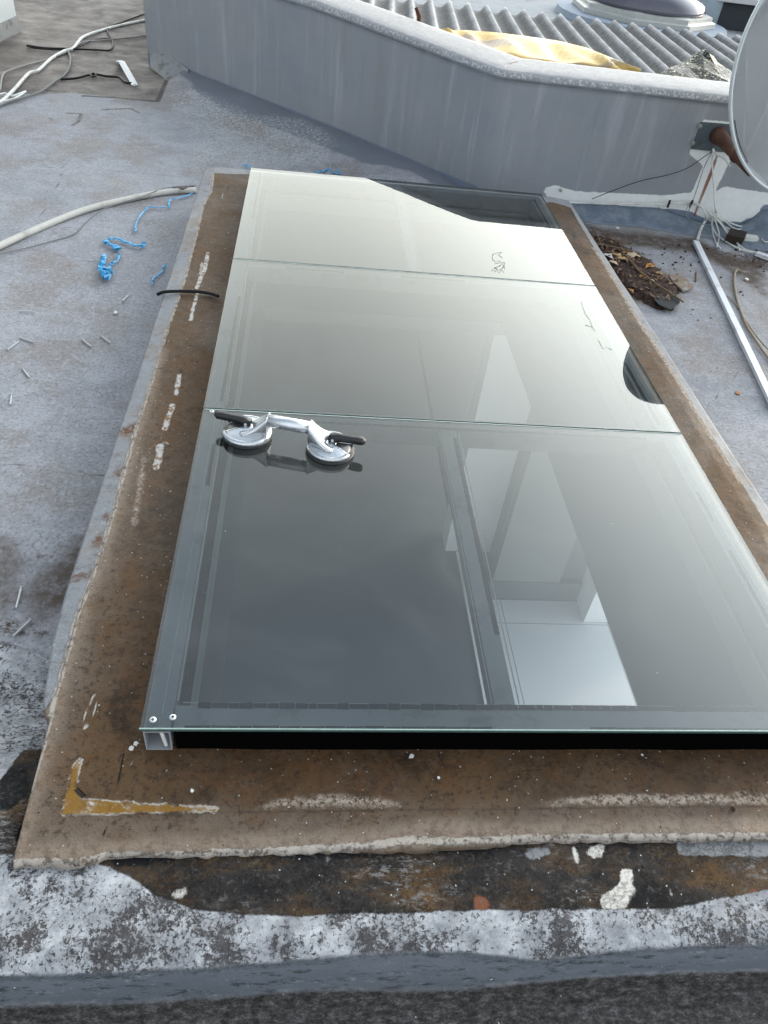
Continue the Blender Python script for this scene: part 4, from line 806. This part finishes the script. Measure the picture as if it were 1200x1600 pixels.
cable('tan_wire', A([(1136, 462), (1150, 475), (1170, 508), (1190, 535), (1215, 560)]), .003, TANC, 'thin tan wire lying beside the stiff tan cable')
# long conduit at the left
cable('white_conduit', A([(-40, 402), (0, 384), (60, 357), (130, 329), (200, 311), (260, 300), (306, 297)], DZ + .017), .016, simple('old_conduit', (.50, .49, .45), .5, 0, .1, 14, .0006, dirt=(.34, .32, .28)), 'long off-white plastic conduit crossing the left roof up to the curb', 'conduit')
cable('thin_grey_wire', A([(-20, 400), (30, 390), (80, 377), (115, 366), (135, 347), (160, 328, DZ + .035), (185, 318, DZ + .037), (220, 308, DZ + .04), (250, 296, DZ + .03), (270, 292), (306, 290)]), .0026, GYC, 'thin grey wire crossing over the long white conduit on the left')
tag(MB().tube(A([(270, 293), (285, 295), (303, 291)], DZ + .03), [.004, .009, .006], 6).build('mortar_lump', simple('lump', (.15, .13, .11), .9, 0, .4, 40, .004)), 'brown lump of dried mortar on the conduit end by the curb', 'debris')
# cable tangle top left
TL = DZ + .014
cable('white_cable', A([(-20, 165), (0, 160), (22, 140), (45, 115), (60, 110), (80, 92), (100, 80), (115, 75), (130, 58), (160, 47), (195, 38), (230, 31)], TL), .012, WHC, 'thick white cable crossing the brown membrane at the top left', group='cables at the top left')
cable('grey_cable', A([(-20, 175), (10, 160), (60, 145), (85, 128), (100, 118), (108, 105), (110, 90), (105, 78)], TL), .008, GYC, 'grey cable curling to the white cable at the top left', group='cables at the top left')
cable('grey_cable', A([(0, 142), (4, 118), (15, 110), (40, 102), (70, 94), (95, 85), (115, 75), (130, 66), (170, 62), (230, 56)], TL), .007, simple('mid_grey_cable', (.28, .27, .26), .6), 'looping light grey cable left of the white cable at the top left', group='cables at the top left')
cable('black_cable', A([(42, 71), (70, 75), (100, 76), (150, 78), (172, 78), (176, 65), (168, 45), (190, 35), (225, 22)], TL), .007, BKC, 'black cable looping round behind the white cable at the top left', group='cables at the top left')
cable('black_cable', A([(95, 124), (120, 122), (145, 116), (165, 119), (185, 121), (196, 129), (206, 130)], TL), .008, BKC, 'short black cable with a knot ending at the bent white bracket', group='cables at the top left')
cable('black_cable', A([(42, 72), (60, 76), (110, 77), (150, 62), (190, 60), (230, 55)], TL), .005, BKC, 'thin black cable lying straight across the top left membrane', group='cables at the top left')
cable('white_wire', A([(-10, 150), (8, 146), (20, 150), (40, 143), (20, 155), (-10, 160)], TL), .007, WHC, 'crumpled white wire end at the left edge of the photo', group='cables at the top left')
cable('cable_knot', A([(140, 118), (146, 114), (150, 118), (144, 120), (141, 116)], TL + .012), .006, BKC, 'small black knot of wire on the short black cable')
# bent bracket
bpts = [at(187, 98, DZ + .01), at(185, 96, DZ + .05), at(190, 96, DZ + .055), at(211, 133, DZ + .012)]
b = MB(); 
for i in range(3):
    b.tube([bpts[i], bpts[i + 1]], .024, 4, .35)
tag(b.build('bent_bracket', WHD), 'bent white metal strip lying on the brown membrane at the top left', 'strip')

# blue twine scraps
m = M('blue_twine'); BLU = m.bsdf(m.mix(m.noise(120, 3), (.012, .20, .42), (.03, .36, .66)), .35)
def ribbon(pts, w, label, k=5, wob=.004):
    P_ = spline(A(pts, DZ + .01), k); P_ = [p + Vector((random.uniform(-wob, wob), random.uniform(-wob, wob), random.uniform(0, wob * 2))) for p in P_]
    return tag(MB().tube(P_, [w * random.uniform(.6, 1.2) for _ in P_], 6, .45).build('blue_twine', BLU), label, 'twine', 'blue twine scraps on the left roof')
ribbon([(165, 381), (166, 376), (178, 374), (195, 378), (215, 385), (223, 386), (225, 381)], .010, 'flat blue twine bent like a hook, above the crumpled blue bunch')
ribbon([(167, 382), (182, 386), (184, 392), (179, 386), (186, 390)], .011, 'short blue twine tuft just under the hooked blue twine', wob=.008)
ribbon([(158, 404), (161, 418), (157, 425), (165, 430), (160, 436), (170, 424), (173, 416), (182, 410), (184, 398)], .007, 'thin blue twine strand leading to the crumpled bunch', wob=.006)
ribbon([(160, 403), (163, 412), (158, 420), (166, 423), (160, 428), (170, 430), (163, 434), (168, 438), (165, 425), (172, 428)], .011, 'crumpled bunch of bright blue twine on the left roof', wob=.012)
ribbon([(212, 363), (213, 348), (225, 330), (236, 324), (262, 325), (266, 314), (285, 308), (303, 303)], .0055, 'long kinked blue twine running beside the conduit to the curb')
ribbon([(239, 447), (239, 436), (250, 428), (256, 420), (258, 414)], .005, 'small faded blue twine scrap beside the curb')
ribbon([(490, 271), (505, 269), (514, 265), (522, 272), (535, 273)], .006, 'blue twine scrap behind the far edge of the glass'); ribbon([(524, 258), (525, 266), (531, 273)], .006, 'short upright blue twine bit behind the far edge of the glass')
ribbon([(380, 258), (388, 260), (392, 264)], .006, 'blue twine end at the far left corner of the glass')
# black hose piece on the curb
cable('black_hose', [at(246, 460, CT - .01), at(258, 456, CT + .006), at(285, 455, CT + .010), at(312, 456, CT + .010), at(330, 459, CT + .009), at(341, 463, CT + .009)], [.0035] * 6 and .0062, BKC, 'short curved piece of black hose lying across the curb', 'hose')

# nails on the roof
NAIL = simple('bare_nail', (.45, .45, .45), .4, .3)
nl = [((32, 486), (55, 487), 'flat lying nail at the far left of the roof, highest of the left ones'), ((192, 470), (201, 461), 'short nail lying alone below the blue twine bunch'), ((12, 546), (29, 534), 'nail slanting up right at the left edge, below the pair of nails'), ((32, 528), (53, 535), 'nail slanting down right just above the left edge nail'),
      ((129, 531), (143, 542), 'left nail of the close pair in the middle of the left roof'), ((158, 525), (173, 536), 'right nail of the close pair in the middle of the left roof'), ((36, 577), (46, 590), 'steep nail alone in the lower left roof'), ((18, 617), (16, 632), 'upright seen nail near the left edge above the dark seam'),
      ((33, 918), (25, 950), 'nail near the left edge above the rusty crack'), ((47, 969), (21, 994), 'nail lying on the rusty crack at the left edge')]
for a_, b_, lab in nl:
    pa_, pb_ = at(*a_, DZ + .006), at(*b_, DZ + .006); d = (pb_ - pa_).normalized()
    b = MB().tube([pa_, pb_], .0030, 8); b.tube([pa_ - d * .002, pa_ + d * .0005], .005, 10); tag(b.build('nail', NAIL), lab, 'nail', 'loose nails on the left roof')
# pebbles and paint flakes
PEB = simple('pale_flake', (.62, .62, .60), .7)
def flake(px, py, r, z, label, mat=PEB, name='paint_flake', cat='flake', group='pale flakes lying about'):
    c = at(px, py, z); n = random.randint(5, 8); poly = [(c.x + r * random.uniform(.6, 1.2) * math.cos(2 * math.pi * i / n), c.y + r * random.uniform(.6, 1.2) * math.sin(2 * math.pi * i / n)) for i in range(n)]
    return tag(MB().prism(poly, z + .001, z + .001 + r * .35).build(name, mat), label, cat, group)
flake(181, 489, .011, DZ + .003, 'round white pebble on the left roof below the short nail', name='pebble', cat='pebble')
flake(965, 357, .016, DZ + .003, 'white flake on the roof by the wall foot, right of the skylight corner'); flake(1166, 437, .014, DZ + .003, 'white flake at the bend of the tan cable')
flake(1152, 615, .012, DZ + .003, 'orange leaf bit on the bare roof left of the white duct', simple('orange_bit', (.35, .16, .06), .8), 'leaf_bit', 'leaf')
flake(643, 1182, .007, CT + .003, 'white flake at the black front strip, left one'); flake(1003, 1180, .004, CT + .003, 'tiny white crumb at the black front strip'); 
flake(213, 1162, .006, CT + .003, 'white flake beside the front left corner of the frame'); flake(206, 1170, .006, CT + .003, 'second white flake just outside the front left corner'); flake(300, 1236, .004, CT + .003, 'white crumb on the brown front curb'); flake(685, 1150 + 66, .004, CT + .003, 'white crumb in the middle of the front curb'); flake(1145, 1265, .006, CT + .003, 'dark crumb on the front curb at the right', simple('dark_crumb', (.03, .015, .01), .8))

# ------------------------------------------------------------------ debris heap right of the curb
m = M('leaf_soil'); SOIL = m.bsdf(m.mix(m.ss(m.noise(90, 6, .8), .4, .65), (.008, .005, .004), (.075, .032, .018)), .9, 0, m.bump(m.noise(120, 6, .8), .008))
hp = [(908, 358), (930, 372), (962, 378), (990, 398), (1012, 408), (1034, 432), (1058, 448), (1060, 462), (1043, 484), (1020, 478), (990, 462), (968, 452), (945, 420), (922, 385)]
hw = [at(x, y, DZ) for x, y in hp]
x0, x1, y0, y1 = min(p.x for p in hw) - .03, max(p.x for p in hw) + .03, min(p.y for p in hw) - .03, max(p.y for p in hw) + .03
gxs = np.arange(x0, x1, .0095); gys = np.arange(y0, y1, .0095); HX, HY = np.meshgrid(gxs, gys); HP = np.stack([HX.ravel(), HY.ravel()], 1)
sd_ = sdist(HP, hw); hz = DZ - .004 + np.clip(sd_ + .01 + (vnoise(HP[:, 0], HP[:, 1], 45, 8) - .5) * .045, -.01, .06) * .5 + vnoise(HP[:, 0], HP[:, 1], 70, 9) * .006
okv = sd_ > -.03; nhx = len(gxs); hf = []
for j in range(len(gys) - 1):
    for i in range(nhx - 1):
        f = (j * nhx + i, j * nhx + i + 1, (j + 1) * nhx + i + 1, (j + 1) * nhx + i)
        if all(okv[k] for k in f): hf.append(f)
used = sorted({i for f in hf for i in f}); rm = {a: b for b, a in enumerate(used)}
tag(mk('soil_heap', [(HP[i, 0], HP[i, 1], hz[i]) for i in used], [tuple(rm[i] for i in f) for f in hf], SOIL, smooth=True), 'heap of rotted dark brown leaf litter beside the right side of the curb', 'leaf litter', kind='stuff')
LM = [simple('dry_leaf_%d' % i, c, .7, 0, .25, 50, .001) for i, c in enumerate([(.42, .28, .14), (.50, .40, .27), (.30, .15, .06), (.50, .26, .08), (.52, .50, .48)])]
def leaf(px, py, L_, mi, label, rz=None):
    c = at(px, py, DZ + .028); rz = random.uniform(0, 6.28) if rz is None else rz; v = []; prof_ = [(0, .0), (.12, .14), (.3, .24), (.45, .17), (.6, .25), (.8, .13), (1, 0)]
    for t, w in prof_:
        for s in (-1, 0, 1):
            x = (t - .5) * L_; y = s * w * L_ * random.uniform(.8, 1.2); z = abs(s) * .2 * w * L_ + .12 * L_ * math.sin(t * 3.1) + random.uniform(-.003, .003)
            v.append((c.x + x * math.cos(rz) - y * math.sin(rz), c.y + x * math.sin(rz) + y * math.cos(rz), c.z + z))
    f = [(i * 3 + k, i * 3 + k + 1, i * 3 + k + 4, i * 3 + k + 3) for i in range(6) for k in range(2)]
    o = mk('dry_leaf', v, f, LM[mi], smooth=True); s = o.modifiers.new('s', 'SOLIDIFY'); s.thickness = .0012
    tag(o, label, 'leaf', 'dry leaves on the leaf litter')
for a_ in [(948, 402, .085, 4, 'pale grey dry leaf at the left of the litter heap'), (963, 400, .075, 0, 'tan dry leaf left of the cream one on the heap'), (972, 407, .085, 0, 'tan curled leaf in the middle of the heap'), (990, 402, .11, 1, 'large cream dry leaf on top of the litter heap', .3), (1016, 417, .085, 3, 'bright orange dry leaf at the right of the heap'),
           (1018, 440, .045, 1, 'small pale leaf below the orange leaf'), (975, 396, .06, 2, 'brown leaf at the upper edge of the heap'), (1003, 432, .05, 2, 'small brown leaf low on the heap'), (958, 412, .06, 1, 'pale leaf below the tan leaves at the curb'), (1030, 428, .05, 0, 'small tan leaf by the bark slab'), (985, 455, .05, 2, 'brown leaf at the bottom of the heap')]: leaf(*a_)
TW = simple('dry_twig', (.16, .11, .07), .8, 0, .3, 40)
for pts, r, lab in [([(925, 355), (935, 372), (942, 390)], .004, 'short upright twig at the top of the heap'), ([(925, 378), (950, 384), (985, 392), (1010, 405)], .004, 'long curved twig along the upper edge of the heap'), ([(932, 382), (960, 386), (980, 402), (1000, 425), (1035, 450), (1068, 472)], .0045, 'long twig slanting down across the heap'),
                    ([(985, 405), (1002, 425), (1030, 448)], .003, 'thin twig below the cream leaf'), ([(1030, 436), (1045, 428)], .003, 'tiny twig by the bark slab'), ([(945, 392), (975, 398), (990, 402)], .003, 'thin twig under the cream leaf'), ([(1088, 425), (1087, 440)], .004, 'tiny dark twig left of the duct')]:
    cable('twig', A(pts, DZ + .038 if 'duct' not in lab else DZ + .006), r, TW, lab, 'twig', 'dry twigs on the leaf litter', 4)
def slab(pts, z, t, mat, name, label, cat): 
    q_ = [at(x, y, z) for x, y in pts]; return tag(MB().prism([(p.x, p.y) for p in q_][::-1], z, z + t).build(name, mat, bevel=.001), label, cat)
slab([(1025, 463), (1060, 466), (1062, 474), (1046, 485), (1030, 478), (1022, 470)], DZ + .022, .006, simple('dark_tile', (.03, .032, .035), .55, 0, .2, 40, .001), 'slate_piece', 'dark grey flat tile piece at the lower end of the litter heap', 'tile piece')
slab([(1043, 433), (1055, 431), (1070, 437), (1084, 448), (1078, 454), (1066, 456), (1056, 448)], DZ + .010, .010, simple('bark', (.22, .17, .13), .8, 0, .35, 35, .003, dirt=(.34, .33, .32)), 'bark_slab', 'pale brown bark slab at the right end of the litter heap', 'bark')
cr_b = MB()
for i in range(70):
    x, y = random.uniform(1010, 1200), random.uniform(378, 425)
    if i > 40: x, y = random.uniform(1050, 1190), random.uniform(375, 500)
    c = at(x, y, DZ + .003); r_ = random.uniform(.003, .009)
    cr_b.prism([(c.x + r_ * random.uniform(.5, 1.3) * math.cos(k * 1.05), c.y + r_ * random.uniform(.5, 1.3) * math.sin(k * 1.05)) for k in range(6)], DZ + .001, DZ + .001 + r_ * .5)
tag(cr_b.build('leaf_crumbs', SOIL), 'scattered dark leaf crumbs on the dirty roof at the right wall foot', 'leaf crumbs', kind='stuff')
hb = MB()
for i in range(620):
    x, y = random.uniform(915, 1060), random.uniform(362, 482); p = at(x, y, DZ)
    if sdist(np.array([[p.x, p.y]]), hw)[0] < .01: continue
    r_ = random.uniform(.006, .020); a_ = random.uniform(0, 6.3); z_0 = DZ + random.uniform(.028, .044); tl = random.uniform(-.012, .012)
    v = [(p.x + r_ * math.cos(a_ + q_) * (1, .45)[k % 2], p.y + r_ * math.sin(a_ + q_) * (1, .45)[k % 2], z_0 + tl * math.cos(q_)) for k, q_ in enumerate((0, 1.57, 3.14, 4.71))]
    hb.add(v + [(a, b, c - .0015) for a, b, c in v], [(0, 1, 2, 3), (7, 6, 5, 4), (0, 4, 5, 1), (1, 5, 6, 2), (2, 6, 7, 3), (3, 7, 4, 0)])
m = M('leaf_fragments'); tag(hb.build('leaf_fragments', m.bsdf(m.ramp(m.noise(38, 3, .6), [(.3, (.03, .016, .010)), (.5, (.10, .05, .028)), (.62, (.22, .13, .07)), (.72, (.40, .32, .23))]), .85)), 'broken brown leaf fragments covering the litter heap', 'leaf fragments', kind='stuff')

# ------------------------------------------------------------------ double suction lifter
SC = .068
ca = at(386, 679, GT + .006); cb_ = at(516, 703, GT + .006); u = (cb_ - ca); DL = u.length; u.normalize(); w_ = Vector((-u.y, u.x, 0)); mid_ = (ca + cb_) / 2; mid_.z = GT
lift = empty('suction_lifter', mid_); tag(lift, 'double cup aluminium suction lifter with black levers standing on the glass', 'suction lifter')
m = M('cast_aluminium'); n = m.noise(40, 4, .6); CAST = m.bsdf(m.mix(n, (.50, .52, .54), (.68, .69, .70)), m.ss(n, .3, .7, .20, .34), .95, m.bump(m.noise(120, 3), .0006))
LEV = simple('black_lever', (.012, .012, .013), .4, 0, .2, 40)
def loc(c, a, b, z): return (c.x + u.x * a + w_.x * b, c.y + u.y * a + w_.y * b, GT + z)
for c, sgn, side in ((ca, 1, 'left'), (cb_, -1, 'right')):
    c = Vector((c.x, c.y, 0))
    MB().lathe([(SC - .004, GT + .0005), (SC, GT + .003), (SC, GT + .010), (SC - .003, GT + .013), (SC - .03, GT + .014)], c, 56).build('rubber_cup', BLK, lift, smooth=True)
    body = MB()
    # dished cover with an open notch on the lever side
    rp = [(0, .033), (.012, .033), (.024, .031), (.036, .028), (.047, .0255), (.054, .0235), (.058, .0225), (.0605, .0245), (.0635, .0245), (.0660, .021), (.0665, .014)]
    nseg = 64; v = []; f = []
    a0, a1 = (math.pi + .42, 3 * math.pi - .42)
    for (r, z) in rp:
        for k in range(nseg + 1):
            a = a0 + (a1 - a0) * k / nseg; v.append(loc(c, sgn * r * math.cos(a), r * math.sin(a), z))
    for i in range(len(rp) - 1):
        for k in range(nseg): f.append((i * (nseg + 1) + k, i * (nseg + 1) + k + 1, (i + 1) * (nseg + 1) + k + 1, (i + 1) * (nseg + 1) + k))
    body.add(v, f)
    bd = body.build('cup_cover', CAST, lift, smooth=True); so = bd.modifiers.new('s', 'SOLIDIFY'); so.thickness = .003
    # dark recess floor below the notch
    MB().lathe([(.0, GT + .015), (.056, GT + .0165), (.05, GT + .0185)], c, 40).build('pressure_plate', simple('plate_%s' % side, (.22, .23, .24), .5, .5), lift, smooth=True)
    # swooping neck up to the handle
    secs = [(-.016, .026, .034, .050), (.004, .025, .040, .046), (.020, .023, .049, .040), (.034, .020, .060, .034), (.046, .016, .072, .029), (.055, .013, .081, .026), (.0600, .011, .087, .0245), (.0625, .011, .088, .0240)]
    v = []; f = []
    for (a, z0, z1, hw_) in secs:
        v += [loc(c, sgn * a, -hw_, z0), loc(c, sgn * a, -hw_ * .92, z1 - .003), loc(c, sgn * a, -hw_ * .62, z1), loc(c, sgn * a, 0, z1 - (.020 if .0 < a < .058 else .004)), loc(c, sgn * a, hw_ * .62, z1), loc(c, sgn * a, hw_ * .92, z1 - .003), loc(c, sgn * a, hw_, z0), loc(c, sgn * a, 0, z0 - .002)]
    for i in range(len(secs) - 1):
        for k in range(8): f.append((i * 8 + k, i * 8 + (k + 1) % 8, (i + 1) * 8 + (k + 1) % 8, (i + 1) * 8 + k))
    f.append(tuple(range(7, -1, -1))); f.append(tuple((len(secs) - 1) * 8 + k for k in range(8)))
    nk = mk('neck', v, f, CAST, lift, smooth=True); sb = nk.modifiers.new('s', 'SUBSURF'); sb.levels = 1; sb.render_levels = 1
    # lever
    v = []; f = []
    ls = [(.008, .0105, .030, .050), (-.012, .0120, .031, .055), (-.026, .0100, .034, .0555), (-.05, .0100, .036, .0555), (-.070, .0115, .037, .0575), (-.086, .0115, .038, .057), (-.094, .007, .042, .054)]
    lx = .002
    for (a, hw_, z0, z1) in ls:
        for bb, zz in ((-1, z0 + .003), (-.6, z0), (.6, z0), (1, z0 + .003), (1, z1 - .004), (.6, z1), (-.6, z1), (-1, z1 - .004)): v.append(loc(c, sgn * a, bb * hw_ + (0.012 if sgn < 0 else .012), zz))
    for i in range(len(ls) - 1):
        for k in range(8): f.append((i * 8 + k, i * 8 + (k + 1) % 8, (i + 1) * 8 + (k + 1) % 8, (i + 1) * 8 + k))
    f.append(tuple(range(7, -1, -1))); f.append(tuple((len(ls) - 1) * 8 + k for k in range(8)))
    lv = mk('lever', v, f, LEV, lift, smooth=True)
    MB().tube([loc(c, sgn * -.004, -.002, .040), loc(c, sgn * -.004, .026, .040)], .004, 12).build('pivot_pin', SCR, lv)
h0, h1 = loc(ca, .058, 0, .068), loc(cb_, -.058, 0, .068)
MB().tube([h0, h1], .0180, 28).build('handle_tube', simple('brushed_tube', (.66, .68, .70), .28, .9, .06, 60, .0003), lift, smooth=True)
